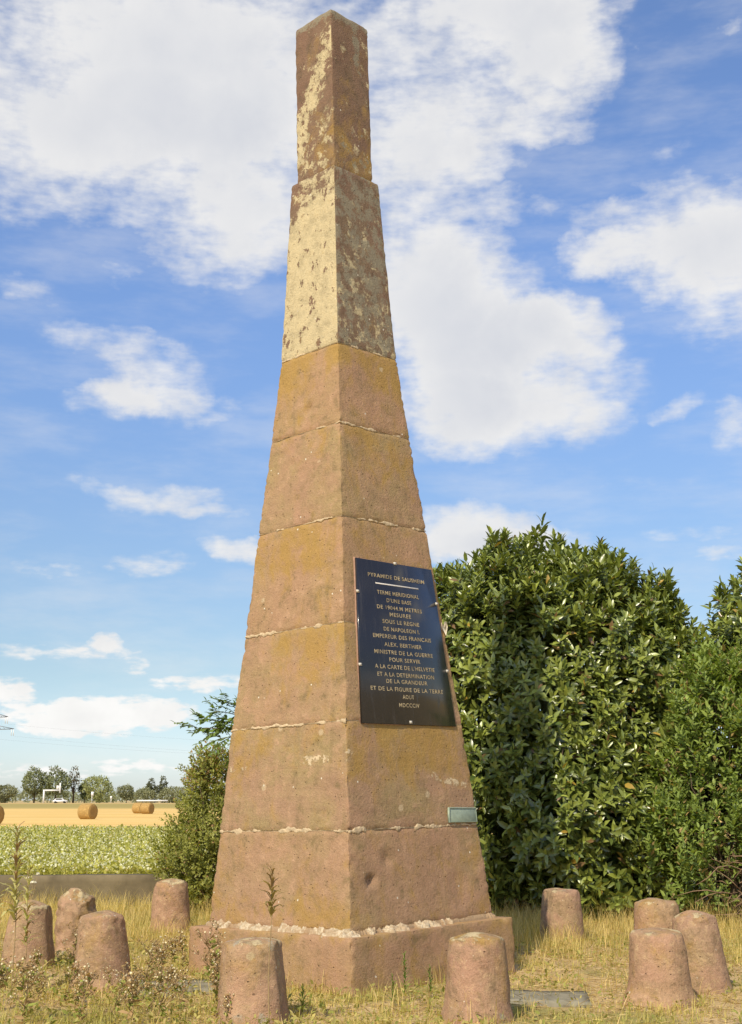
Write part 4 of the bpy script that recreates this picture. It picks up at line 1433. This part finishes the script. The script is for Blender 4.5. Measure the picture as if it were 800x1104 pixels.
# ------------------------------------------------------------------ far tree line
def far_tree(x, y, h, w, label, seed, col, sparse=1.0, group='trees beyond the stubble field', name='deciduous_tree', low=0.12):
    rnd = random.Random(seed)
    z0 = ground_z(x, y)
    root = empty(name, (x, y, z0))
    tag(root, label, 'tree', group)
    lobes = []
    for k in range(11):
        a = rnd.uniform(0, 6.28)
        rr = rnd.random() ** 0.5 * w * 0.36
        zc = h * rnd.uniform(low + 0.2, 0.78)
        sz = rnd.uniform(0.16, 0.26) * w * (1.15 - 0.5 * zc / h)
        lobes.append((math.cos(a) * rr, math.sin(a) * rr, zc, sz, sz, min(sz * rnd.uniform(0.9, 1.2), h - zc)))
    lobes.append((0, 0, h * 0.62, w * 0.30, w * 0.30, h * 0.37))
    p, nr = envelope(lobes, int(1500 * sparse), 0.25, seed, 0.25, zmin=h * low)
    q, _ = envelope(lobes, int(600 * sparse), 0.25, seed, 0.25, 0.75, zmin=h * low)
    pp = np.concatenate([p, q])
    n = len(pp)
    c = np.array(col) * RNG.uniform(0.7, 1.35, n)[:, None]
    s = RNG.uniform(0.45, 0.95, n) * (h / 10) ** 0.4
    v, f, t = scatter(LEAF4, LEAF4_F, frames(rand_unit(n), rand_unit(n) + np.array([0, -0.2, 0.6])), pp, c, s)
    mesh_obj('crown', v, f, M_FAR, root, False, t)
    tr = [tube([(0, 0, -0.3), (0.1, 0, h * 0.3), (0, 0.1, h * 0.75)], [h * 0.028, h * 0.02, h * 0.006], 6)]
    tr.append(limbs((0, 0, h * 0.22), pp[RNG.choice(n, 14, replace=False)], h * 0.010, seed, 0.1, 4))
    v, f, _ = join(tr)
    mesh_obj('trunk', v, f, M_BARK, root, True)
    return root


G1, G2, G3 = (0.22, 0.24, 0.125), (0.30, 0.32, 0.14), (0.26, 0.265, 0.15)  # crown greens lightened to paint in the distance haze
far_tree(-105.5, 412, 10.6, 9.5, 'left one of two tall dark rounded trees standing together left of the white frame', 1, G1)
far_tree(-99.6, 415, 11.0, 9.0, 'right one of two tall dark rounded trees, directly behind the white frame', 2, G1)
far_tree(-94.6, 418, 11.9, 4.0, 'thin half bare tree rising above the white frame', 3, (0.16, 0.14, 0.09), 0.12, low=0.3)
far_tree(-113.5, 408, 5.4, 7.5, 'low grey green bush at the left frame edge beyond the field', 4, G3, low=0.02, name='hedge_bush')
far_tree(-91.5, 420, 6.6, 4.0, 'small dark bush squeezed between the bare tree and the light green tree', 5, (0.07, 0.085, 0.04), 0.6, low=0.03, name='hedge_bush')
far_tree(-84.6, 410, 7.9, 12.0, 'broad light green tree right of the white frame, tallest in the middle of the line', 6, G2, 1.2, low=0.04)
far_tree(-77.0, 414, 5.4, 6.5, 'low green bush just right of the broad light green tree', 7, G3, 0.8, low=0.02, name='hedge_bush')
far_tree(-69.8, 418, 7.4, 3.6, 'small pointed tree with thin crown above the hedge, left of its twin', 8, (0.13, 0.135, 0.07), 0.3, low=0.25)
far_tree(-66.3, 418, 7.9, 3.8, 'small pointed tree with thin crown above the hedge, nearest the left shrub', 9, (0.13, 0.135, 0.07), 0.3, low=0.25)
far_tree(-70.5, 412, 4.6, 8.0, 'long low hedge bush under the two small pointed trees', 10, G3, 0.9, low=0.02, name='hedge_bush')
far_tree(-62.0, 412, 4.8, 8.5, 'low hedge bush seen beside the olive shrub at the end of the tree line', 11, G3, 0.9, low=0.02, name='hedge_bush')
# the wood that closes the plain further off
nw = 26000
xx = RNG.uniform(-330, 330, nw)
yy = RNG.uniform(470, 500, nw)
hh = np.array([3.6 + 1.8 * noise.noise(Vector((x * 0.045, 3, 0))) + 0.9 * noise.noise(Vector((x * 0.21, 7, 0))) for x in xx])
zz = 0.69 + hh * RNG.random(nw) ** 0.55
c = np.array([0.25, 0.265, 0.17]) * RNG.uniform(0.8, 1.3, nw)[:, None]
v, f, t = scatter(LEAF4, LEAF4_F, frames(rand_unit(nw), rand_unit(nw) + np.array([0, -0.3, 0.6])), np.stack([xx, yy, zz], 1), c, RNG.uniform(0.8, 1.7, nw))
o = mesh_obj('far_woodland', v, f, M_FAR, None, False, t)
tag(o, 'low distant belt of trees closing the plain behind the field', 'woodland', kind='stuff')

# ------------------------------------------------------------------ things at the far field edge
gz = 0.69
root = empty('pipe_frame', (-98.5, 396, gz))
tag(root, 'white angular metal frame with a box on its raised right end at the field edge', 'metal frame')
for nm, bx in (('post', box(0, 0, 1.9, 0.42, 0.4, 4.2)), ('crossbeam', box(2.4, 0, 3.8, 4.36, 0.38, 0.42)), ('riser', box(4.8, 0, 4.5, 0.4, 0.36, 3.0))):
    mesh_obj(nm, bx[0], bx[1], M_WHITE, root)
v, f, _ = join([box(4.15, 0, 4.6, 0.8, 0.5, 1.1), box(4.15, 0, 5.2, 0.9, 0.6, 0.1)])
mesh_obj('control_box', v, f, M_WHITE, root)

root = empty('parked_car', (-93.0, 394, gz), R(4))
tag(root, 'small white car on the far field edge, right of the white frame', 'car')
prof = [(-2.1, 0.35), (-2.1, 0.85), (-1.75, 0.95), (-1.2, 1.42), (0.55, 1.45), (1.15, 0.98), (2.0, 0.85), (2.1, 0.6), (2.1, 0.35)]
V = [(x, -0.82, z) for x, z in prof] + [(x, 0.82, z) for x, z in prof]
n = len(prof)
F = [tuple(range(n)), tuple(range(2 * n - 1, n - 1, -1))] + [(i, n + i, n + (i + 1) % n, (i + 1) % n) for i in range(n)]
mesh_obj('body', V, F, M_WHITE, root)
mesh_obj('side_window', [(-1.35, -0.825, 0.98), (0.85, -0.825, 0.98), (0.45, -0.825, 1.36), (-1.12, -0.825, 1.36)], [(0, 1, 2, 3)], M_GLASS, root)
for wx in (-1.3, 1.3):
    for wy in (-0.78, 0.78):
        v, f, _ = tube([(wx, wy - 0.1, 0.33), (wx, wy + 0.1, 0.33)], 0.33, 16)
        mesh_obj('wheel', v, f, M_RUBBER, root)

root = empty('sign_post', (-84.0, 396, gz))
tag(root, 'tall white signboard on a post before the broad light green tree', 'sign')
v, f, _ = tube([(0, 0, -0.1), (0, 0, 3.2)], 0.09, 8)
mesh_obj('post', v, f, M_WHITE, root)
bx = box(0.12, -0.1, 2.75, 0.75, 0.06, 1.25)
mesh_obj('board', bx[0], bx[1], M_WHITE, root)
root = empty('marker_post', (-78.2, 396, gz))
tag(root, 'short white marker post on the field edge, right of the signboard', 'post')
v, f, _ = tube([(0, 0, -0.1), (0, 0, 2.1)], [0.12, 0.10], 8)
mesh_obj('shaft', v, f, M_WHITE, root)
bx = box(0, 0, 1.7, 0.55, 0.3, 0.8)
mesh_obj('head', bx[0], bx[1], M_WHITE, root)
root = empty('crash_barrier', (-66.5, 400, gz))
tag(root, 'long pale roadside barrier on the field edge below the small pointed trees', 'barrier')
bx = box(0, 0, 0.75, 9.5, 0.1, 0.42)
mesh_obj('rail', bx[0], bx[1], M_WHITE, root)
for k in range(6):
    bx = box(-4.4 + k * 1.76, 0.1, 0.3, 0.14, 0.1, 0.9)
    mesh_obj('post', bx[0], bx[1], M_STEEL, root)

# pylon whose arm tip reaches into the frame at the left, and its neighbour along the line
def pylon_parts():
    P = []
    def bar(a, b, r=0.07):
        P.append(tube([a, b], r, 4))
    H = 27.0
    lv = np.linspace(0, 1, 9)
    def cor(t, i):
        w = 2.2 * (1 - t) + 0.55 * t
        return ((-w, -w), (w, -w), (w, w), (-w, w))[i] + (t * H,)
    for i in range(4):
        bar(cor(0, i), cor(1, i), 0.12)
        for a, b in zip(lv[:-1], lv[1:]):
            bar(cor(a, i), cor(b, (i + 1) % 4))
            bar(cor(a, (i + 1) % 4), cor(b, i))
    lat = join(P)
    arms = []
    for s in (-1, 1):
        for z, L in ((22.3, 7.3), (26.0, 5.2)):
            A = []
            tip = (s * L, 0, z + 0.2)
            for y in (-0.6, 0.6):
                A.append(tube([(s * 0.5, y, z), tip], 0.10, 4))
                A.append(tube([(s * 0.5, y, z + 1.5), tip], 0.10, 4))
            for k in range(1, 5):
                f = k / 5
                A.append(tube([(s * (0.5 + (L - 0.5) * f), 0.6 * (1 - f), z), (s * (0.5 + (L - 0.5) * (f - 0.1)), 0.6 * (1 - f), z + 1.5 * (1 - f))], 0.05, 4))
            ins = [tube([(s * (L - dx), 0, z + 0.15), (s * (L - dx), 0, z - 1.9)], 0.09, 5) for dx in (0.1, 0.75)]
            arms.append((join(A), join(ins)))
    return lat, arms


lat, arms = pylon_parts()
py1 = empty('power_pylon', (-117.6, 402, 0.6))
tag(py1, 'lattice power pylon mostly beyond the left frame edge, one arm tip with insulators in view', 'pylon')
mesh_obj('lattice_tower', lat[0], lat[1], M_STEEL, py1)
for a, ins in arms:
    ao = mesh_obj('crossarm', a[0], a[1], M_STEEL, py1)
    mesh_obj('insulator', ins[0], ins[1], M_WHITE, ao)
W_ = []
for (dx, z) in ((7.2, 20.3), (5.1, 24.0), (-7.2, 20.3)):
    a = np.array([-117.6 + dx, 402, 0.6 + z])
    b = np.array([110.0 + dx, 470, 0.6 + z])
    pts = [a + (b - a) * k + np.array([0, 0, -5.5 * 4 * k * (1 - k)]) for k in np.linspace(0, 1, 30)]
    W_.append(tube(pts, 0.011, 4))
v, f, _ = join(W_)
o = mesh_obj('power_line', v, f, M_WIRE)
tag(o, 'thin power line wires sagging across the sky low over the tree line', 'power line')


# ------------------------------------------------------------------ grass and weeds
BOLL_XY = [(-3.36, 13.25), (-3.18, 14.47), (-2.38, 11.96), (-2.49, 16.63), (-0.85, 10.10), (0.80, 10.10), (2.24, 15.79), (2.96, 13.88), (2.85, 11.68), (2.31, 10.88)]


def free(x, y):
    """False inside the plinth, the bollards and the slabs"""
    c, s = math.cos(R(44.4)), math.sin(R(44.4))
    dx, dy = x + 0.178, y - 12.893
    lx, ly = c * dx - s * dy, s * dx + c * dy
    ok = (np.abs(lx) > 1.13) | (np.abs(ly) > 1.13)
    for bx_, by_ in BOLL_XY:
        ok &= (x - bx_) ** 2 + (y - by_) ** 2 > 0.27 ** 2
    ok &= (np.abs(x + 1.5) > 0.45) | (np.abs(y - 11.75) > 0.28) | (RNG.random(len(x)) < 0.45)
    ok &= (np.abs(x - 1.36) > 0.36) | (np.abs(y - 11.15) > 0.28) | (RNG.random(len(x)) < 0.45)
    return ok


BLADE = np.array([(0, -0.5, 0), (0, 0.5, 0), (0.06, -0.4, 0.4), (0.06, 0.4, 0.4), (0.22, -0.25, 0.75), (0.22, 0.25, 0.75), (0.45, 0, 1.0)])
BLADE_F = [(0, 1, 3, 2), (2, 3, 5, 4), (4, 5, 6)]


def blades(x, y, h, width, bend, tint):
    n = len(x)
    z = np.array([ground_z(a, b) for a, b in zip(x, y)]) - 0.01
    th = RNG.random(n) * 6.283
    dx = np.stack([np.cos(th), np.sin(th), np.zeros(n)], 1)
    wy = np.stack([-np.sin(th), np.cos(th), np.zeros(n)], 1)
    M = np.stack([dx * (h * bend)[:, None], wy * width[:, None], np.tile(np.array([0, 0, 1.0]), (n, 1)) * h[:, None]], -1)
    return scatter(BLADE, BLADE_F, M, np.stack([x, y, z], 1), tint)


def patch(x, y, s, o):
    return np.array([noise.noise(Vector((a * s, b * s, o))) for a, b in zip(x, y)])


def tufts(nt, per, spread, xr, yr, dens=None):
    tx = RNG.uniform(*xr, nt)
    ty = RNG.uniform(*yr, nt)
    if dens is not None:
        k = RNG.random(nt) < dens(tx, ty)
        tx, ty = tx[k], ty[k]
    x = np.repeat(tx, per) + RNG.normal(0, spread, len(tx) * per)
    y = np.repeat(ty, per) + RNG.normal(0, spread, len(tx) * per)
    k = free(x, y)
    return x[k], y[k]


# short green and yellowing turf
def d_green(x, y):
    return np.clip(0.50 + 0.9 * patch(x, y, 0.8, 2.0) - 0.42 * ((x > 1.1) & (y < 13)) + 0.15 * (x < 1.0) * (y < 11.3), 0.05, 1)


x, y = tufts(13000, 10, 0.05, (-5.2, 5.4), (8.6, 20.5), d_green)
n = len(x)
k = np.clip(0.5 + 0.7 * patch(x, y, 0.9, 5.0) + RNG.normal(0, 0.22, n), 0, 1)[:, None]
tint = np.array([0.29, 0.31, 0.06]) * (1 - k) + np.array([0.68, 0.55, 0.21]) * k
g1 = blades(x, y, RNG.uniform(0.03, 0.12, n), RNG.uniform(0.004, 0.008, n), RNG.uniform(0.5, 1.8, n), tint * RNG.uniform(0.8, 1.2, n)[:, None])
o = mesh_obj('short_grass', g1[0], g1[1], M_GRASS, None, False, g1[2])
tag(o, 'short green and yellowing grass round the plinth and bollards', 'grass', kind='stuff')


# tall straw coloured grass along the wall, the laurel and behind the bollards
def d_dry(x, y):
    edge = np.clip((y - 13.2) / 3.0, 0, 1)
    return np.clip(0.05 + 0.85 * edge + 0.35 * patch(x, y, 0.7, 9.0) - 0.25 * (x < -1) * (y < 14), 0.02, 1)


x, y = tufts(6200, 11, 0.06, (-6.0, 6.0), (9.5, 20.4), d_dry)
n = len(x)
k = np.clip(RNG.normal(0.62, 0.3, n), 0, 1)[:, None]
tint = np.array([0.38, 0.33, 0.10]) * (1 - k) + np.array([0.72, 0.55, 0.23]) * k
g2 = blades(x, y, RNG.uniform(0.10, 0.38, n) * np.clip(0.8 + 0.6 * patch(x, y, 1.6, 3.0), 0.4, 1.3), RNG.uniform(0.004, 0.008, n), RNG.uniform(0.4, 1.9, n), tint * RNG.uniform(0.8, 1.2, n)[:, None])
o = mesh_obj('dry_grass', g2[0], g2[1], M_GRASS, None, False, g2[2])
tag(o, 'tall straw coloured grass along the wall and under the laurel', 'grass', kind='stuff')

# flattened straw and plant litter
n = 26000
x = RNG.uniform(-5.2, 5.4, n)
y = RNG.uniform(8.6, 18.5, n)
k = free(x, y)
x, y = x[k], y[k]
n = len(x)
z = np.array([ground_z(a, b) for a, b in zip(x, y)]) + RNG.uniform(0.005, 0.035, n)
d = unit(np.stack([RNG.normal(size=n), RNG.normal(size=n), 0.25 * RNG.normal(size=n)], 1))
kk = RNG.random(n)[:, None]
tint = np.array([0.72, 0.56, 0.28]) * kk + np.array([0.34, 0.22, 0.10]) * (1 - kk)
sc3 = np.stack([RNG.uniform(0.05, 0.20, n), RNG.uniform(0.006, 0.02, n), np.full(n, 0.05)], 1)
g3 = scatter(LEAF4, LEAF4_F, frames(d, np.tile(np.array([0, 0, 1.0]), (n, 1)) + 0.3 * RNG.normal(size=(n, 3))), np.stack([x, y, z], 1), tint, sc3)
o = mesh_obj('straw_litter', g3[0], g3[1], M_DRY, None, False, g3[2])
tag(o, 'dead straw and leaf litter strewn over the dry ground', 'litter', kind='stuff')


# dried flowering weeds: stems, curled leaves, seed heads
def weed_meshes(seed, h, nbr, green=0.0, head_n=6, head=0.0115):
    rnd = random.Random(seed)
    st, heads, leaves = [], [], []
    lean = np.array([rnd.gauss(0, 0.12), rnd.gauss(0, 0.12), 1.0])
    main = [lean * h * t + np.array([0.02 * math.sin(t * 5 + seed), 0.02 * math.cos(t * 4), -0.02]) for t in np.linspace(0, 0.85, 6)]
    st.append(tube(main, np.linspace(0.0065, 0.003, 6), 4))
    tips = [main[-1]]
    for b in range(nbr):
        t = rnd.uniform(0.25, 0.85)
        s = lean * h * t
        a = rnd.uniform(0, 6.28)
        L = h * rnd.uniform(0.22, 0.5) * (1.15 - 0.6 * t)
        e = s + np.array([math.cos(a) * L * 0.6, math.sin(a) * L * 0.6, L * 0.8])
        st.append(tube([s, (s + e) / 2 + np.array([math.cos(a), math.sin(a), 0]) * L * 0.1, e], [0.004, 0.003, 0.002], 4))
        tips.append(e)
    r2 = np.random.default_rng(seed)
    for tpt in tips:
        m = head_n
        P_ = tpt + r2.normal(0, 0.030, (m, 3))
        c = np.where(r2.random((m, 1)) < 0.30, np.array([[0.72, 0.63, 0.42]]), np.array([[0.42, 0.29, 0.125]])) * r2.uniform(0.8, 1.3, (m, 1))
        OCT = np.array([(1, 0, 0), (-1, 0, 0), (0, 1, 0), (0, -1, 0), (0, 0, 1.2), (0, 0, -1.2)])
        OCT_F = [(0, 2, 4), (2, 1, 4), (1, 3, 4), (3, 0, 4), (2, 0, 5), (1, 2, 5), (3, 1, 5), (0, 3, 5)]
        heads.append(scatter(OCT, OCT_F, frames(rand_unit(m), rand_unit(m)), P_, c, r2.uniform(0.6, 1.2, m) * head))
        for q in P_:
            st.append(tube([tpt - np.array([0, 0, 0.03]), q], 0.0016, 3))
    m = 40
    tt = r2.uniform(0.05, 0.9, m)
    P_ = lean[None, :] * h * tt[:, None] + r2.normal(0, 0.012, (m, 3))
    D_ = np.stack([r2.normal(size=m), r2.normal(size=m), r2.normal(0.1, 0.5, m)], 1)
    k = (r2.random(m) < green + 0.3)[:, None]
    c = np.where(k, np.array([[0.26, 0.29, 0.07]]), np.array([[0.42, 0.28, 0.14]])) * r2.uniform(0.7, 1.3, (m, 1))
    leaves.append(scatter(LEAF8, LEAF8_F, frames(D_, rand_unit(m)), P_, c, r2.uniform(0.04, 0.09, m)))
    return join(st), join(heads), join(leaves)


def copy_thing(src, loc, rz, scale=1.0, tilt=(0.0, 0.0)):
    c = src.copy()
    COL.objects.link(c)
    c.location = loc
    c.rotation_euler = (tilt[0], tilt[1], rz)
    c.scale = (scale,) * 3
    for ch in src.children:
        k = ch.copy()
        COL.objects.link(k)
        k.parent = c
    return c


M_DSTEM = plain('dry_stem', (0.34, 0.24, 0.12), 0.9, 0.3, 20.0, 0.1)
WEEDG = 'dried flowering weeds round the left bollards'
protos = []
spots = [(-2.5, 9.9), (-1.75, 9.9), (-1.4, 11.9), (-2.95, 10.55), (-2.62, 10.35), (-2.25, 10.30), (-1.95, 10.25), (-1.72, 10.55), (-1.45, 10.35), (-1.22, 10.75), (-1.85, 11.05), (-2.80, 11.05), (-3.10, 11.55),
         (-1.62, 11.20), (-1.30, 11.35), (-2.05, 12.6), (-1.75, 12.9), (-1.95, 13.3), (-2.75, 12.35), (-3.05, 12.25), (-2.45, 10.75), (-1.05, 9.85), (-1.55, 9.95), (-2.85, 9.95), (-2.1, 9.75), (-1.9, 12.2), (-3.2, 10.9), (-1.5, 12.5), (-2.15, 11.45)]
rw = random.Random(12)
for i, (x, y) in enumerate(spots):
    if i < 4:
        root = empty('dried_weed', (x, y, ground_z(x, y)), rw.uniform(0, 6.28))
        s_, h_, l_ = weed_meshes(20 + i, (0.44, 0.36, 0.50, 0.38)[i], (9, 11, 10, 8)[i], 0.25)
        mesh_obj('stem', s_[0], s_[1], M_DSTEM, root)
        mesh_obj('seed_heads', h_[0], h_[1], M_DRY, root, False, h_[2])
        mesh_obj('leaves', l_[0], l_[1], M_DRY, root, False, l_[2])
        protos.append(root)
    else:
        root = copy_thing(protos[i % 4], (x, y, ground_z(x, y)), rw.uniform(0, 6.28), rw.uniform(0.55, 0.95), (rw.gauss(0, 0.12), rw.gauss(0, 0.12)))
    tag(root, 'brown dried weed with small seed heads among the left bollards', 'weed', WEEDG)


# fleabane-like plants: upright stem, plume of narrow curved leaves
def plume_plant(x, y, h, label, seed, n_leaf, leaf, col, low=0.55, lean=(0.0, 0.0), r=0.006, dry=0.3, spread=1.0):
    rr = np.random.default_rng(seed)
    root = empty('leafy_weed', (x, y, ground_z(x, y)))
    tag(root, label, 'weed')
    ln = np.array([lean[0], lean[1], 1.0])
    pts = [ln * h * t + np.array([0.012 * math.sin(5 * t + seed), 0.0, 0]) for t in np.linspace(-0.02, 1, 9)]
    v, f, _ = tube(pts, np.linspace(r, r * 0.35, 9), 5)
    mesh_obj('stem', v, f, M_DSTEM, root)
    parts = []
    CURVE = np.array([(0, -0.04, 0), (0, 0.04, 0), (0.35, -0.075, 0.17), (0.35, 0.075, 0.17), (0.75, -0.06, 0.10), (0.75, 0.06, 0.10), (1.0, 0, -0.16)])
    for k in range(n_leaf):
        t = low + (1 - low) * (k + 0.5) / n_leaf
        t = min(1.0, max(0.05, t + rr.normal(0, 0.01)))
        a = k * 2.399 + rr.normal(0, 0.3)
        up = 0.55 + 1.2 * (t - low) / max(0.01, 1 - low)
        D_ = np.array([[math.cos(a) * spread, math.sin(a) * spread, up * 0.8]])
        N_ = np.array([[-math.cos(a) * up, -math.sin(a) * up, 1.0]])
        c = np.array([col]) * rr.uniform(0.75, 1.3)
        if rr.random() < dry:
            c = np.array([[0.30, 0.20, 0.10]]) * rr.uniform(0.8, 1.2)
        parts.append(scatter(CURVE, BLADE_F, frames(D_, N_), (ln * h * t)[None, :], c, np.array([leaf * rr.uniform(0.75, 1.2) * (1.15 - 0.5 * (t - low) / max(0.01, 1 - low))])))
    v, f, t = join(parts)
    mesh_obj('leaves', v, f, M_DRY, root, False, t)
    return root


plume_plant(-0.715, 9.62, 1.10, 'tall thin weed standing before the obelisk foot with a brown feathery plume', 3, 26, 0.17, (0.30, 0.23, 0.085), 0.70, dry=0.5, spread=1.5)
plume_plant(-2.98, 11.3, 1.34, 'tall leafy weed at the left frame edge rising in front of the crop field', 5, 60, 0.20, (0.42, 0.39, 0.16), 0.45, spread=1.5, lean=(-0.03, 0.0), dry=0.3)
plume_plant(-3.0, 11.7, 1.0, 'shorter leafy weed beside the tall one at the left frame edge', 6, 40, 0.15, (0.44, 0.42, 0.15), 0.35, spread=1.5, dry=0.3)
plume_plant(0.27, 10.95, 0.36, 'fresh green weed growing against the right side of the plinth', 7, 40, 0.085, (0.17, 0.24, 0.05), 0.15, dry=0.02)
plume_plant(0.17, 10.75, 0.22, 'small green weed in the grass at the plinth front corner', 8, 28, 0.08, (0.20, 0.25, 0.06), 0.1, dry=0.05)
plume_plant(0.48, 11.0, 0.24, 'low green weed by the plinth, just left of the yellow topped bollard', 9, 28, 0.08, (0.18, 0.24, 0.05), 0.1, dry=0.05)
plume_plant(-0.52, 10.35, 0.20, 'low green weed right of the flat sided front bollard', 10, 24, 0.09, (0.18, 0.23, 0.05), 0.1, dry=0.08)
plume_plant(-2.02, 11.0, 0.22, 'low green weed at the foot of the squat pink bollard', 11, 26, 0.09, (0.17, 0.21, 0.05), 0.1, dry=0.1)

# low broad-leaved ground cover between the stones
def d_cover(x, y):
    return np.clip(0.30 + 0.9 * patch(x, y, 1.1, 21.0) + 0.30 * (x < 0.9) * (y < 11.5) + 0.25 * (x < -0.4), 0.03, 1)


x, y = tufts(3600, 7, 0.05, (-5.2, 5.2), (8.8, 15.0), d_cover)
n = len(x)
z = np.array([ground_z(a, b) for a, b in zip(x, y)]) + RNG.uniform(0.01, 0.10, n)
d = unit(np.stack([RNG.normal(size=n), RNG.normal(size=n), RNG.uniform(0.0, 1.2, n)], 1))
k = RNG.random(n)[:, None]
tint = (np.array([0.24, 0.27, 0.06]) * k + np.array([0.50, 0.42, 0.15]) * (1 - k)) * RNG.uniform(0.75, 1.2, n)[:, None]
g4 = scatter(LEAF8 * np.array([1, 1.3, 1]), LEAF8_F, frames(d, np.array([0, 0, 1.0]) + 0.5 * RNG.normal(size=(n, 3))), np.stack([x, y, z], 1), tint, RNG.uniform(0.02, 0.06, n))
o = mesh_obj('ground_cover', g4[0], g4[1], M_GRASS, None, False, g4[2])
tag(o, 'low broad leaved weeds covering the ground between the bollards', 'ground cover', kind='stuff')

# white umbels in front of the wall
root = empty('wild_carrot', (-3.85, 15.0, ground_z(-3.85, 15.0)))
tag(root, 'wild carrot with two round white flower heads before the low wall', 'wildflower')
st, hd = [], []
for (dx, dz) in ((0.0, 0.76), (0.055, 0.71), (0.10, 0.80)):
    st.append(tube([(0, 0, 0), (dx * 0.4, 0, dz * 0.6), (dx, 0, dz)], [0.004, 0.003, 0.002], 4))
    m = 26
    a = RNG.random(m) * 6.28
    q = RNG.random(m) ** 0.5 * (0.030 if dz < 0.8 else 0.012)
    P_ = np.stack([dx + q * np.cos(a), q * np.sin(a), dz + 0.012 * RNG.random(m)], 1)
    hd.append(scatter(FL, [(0, 1, 2, 3, 4)], frames(rand_unit(m), np.array([0, -0.6, 1.0]) + 0.4 * RNG.normal(size=(m, 3))), P_, np.tile(np.array([0.75, 0.72, 0.62]), (m, 1)), RNG.uniform(0.009, 0.014, m)))
v, f, _ = join(st)
mesh_obj('stem', v, f, M_DSTEM, root)
v, f, t = join(hd)
mesh_obj('flower_heads', v, f, M_DRY, root, False, t)
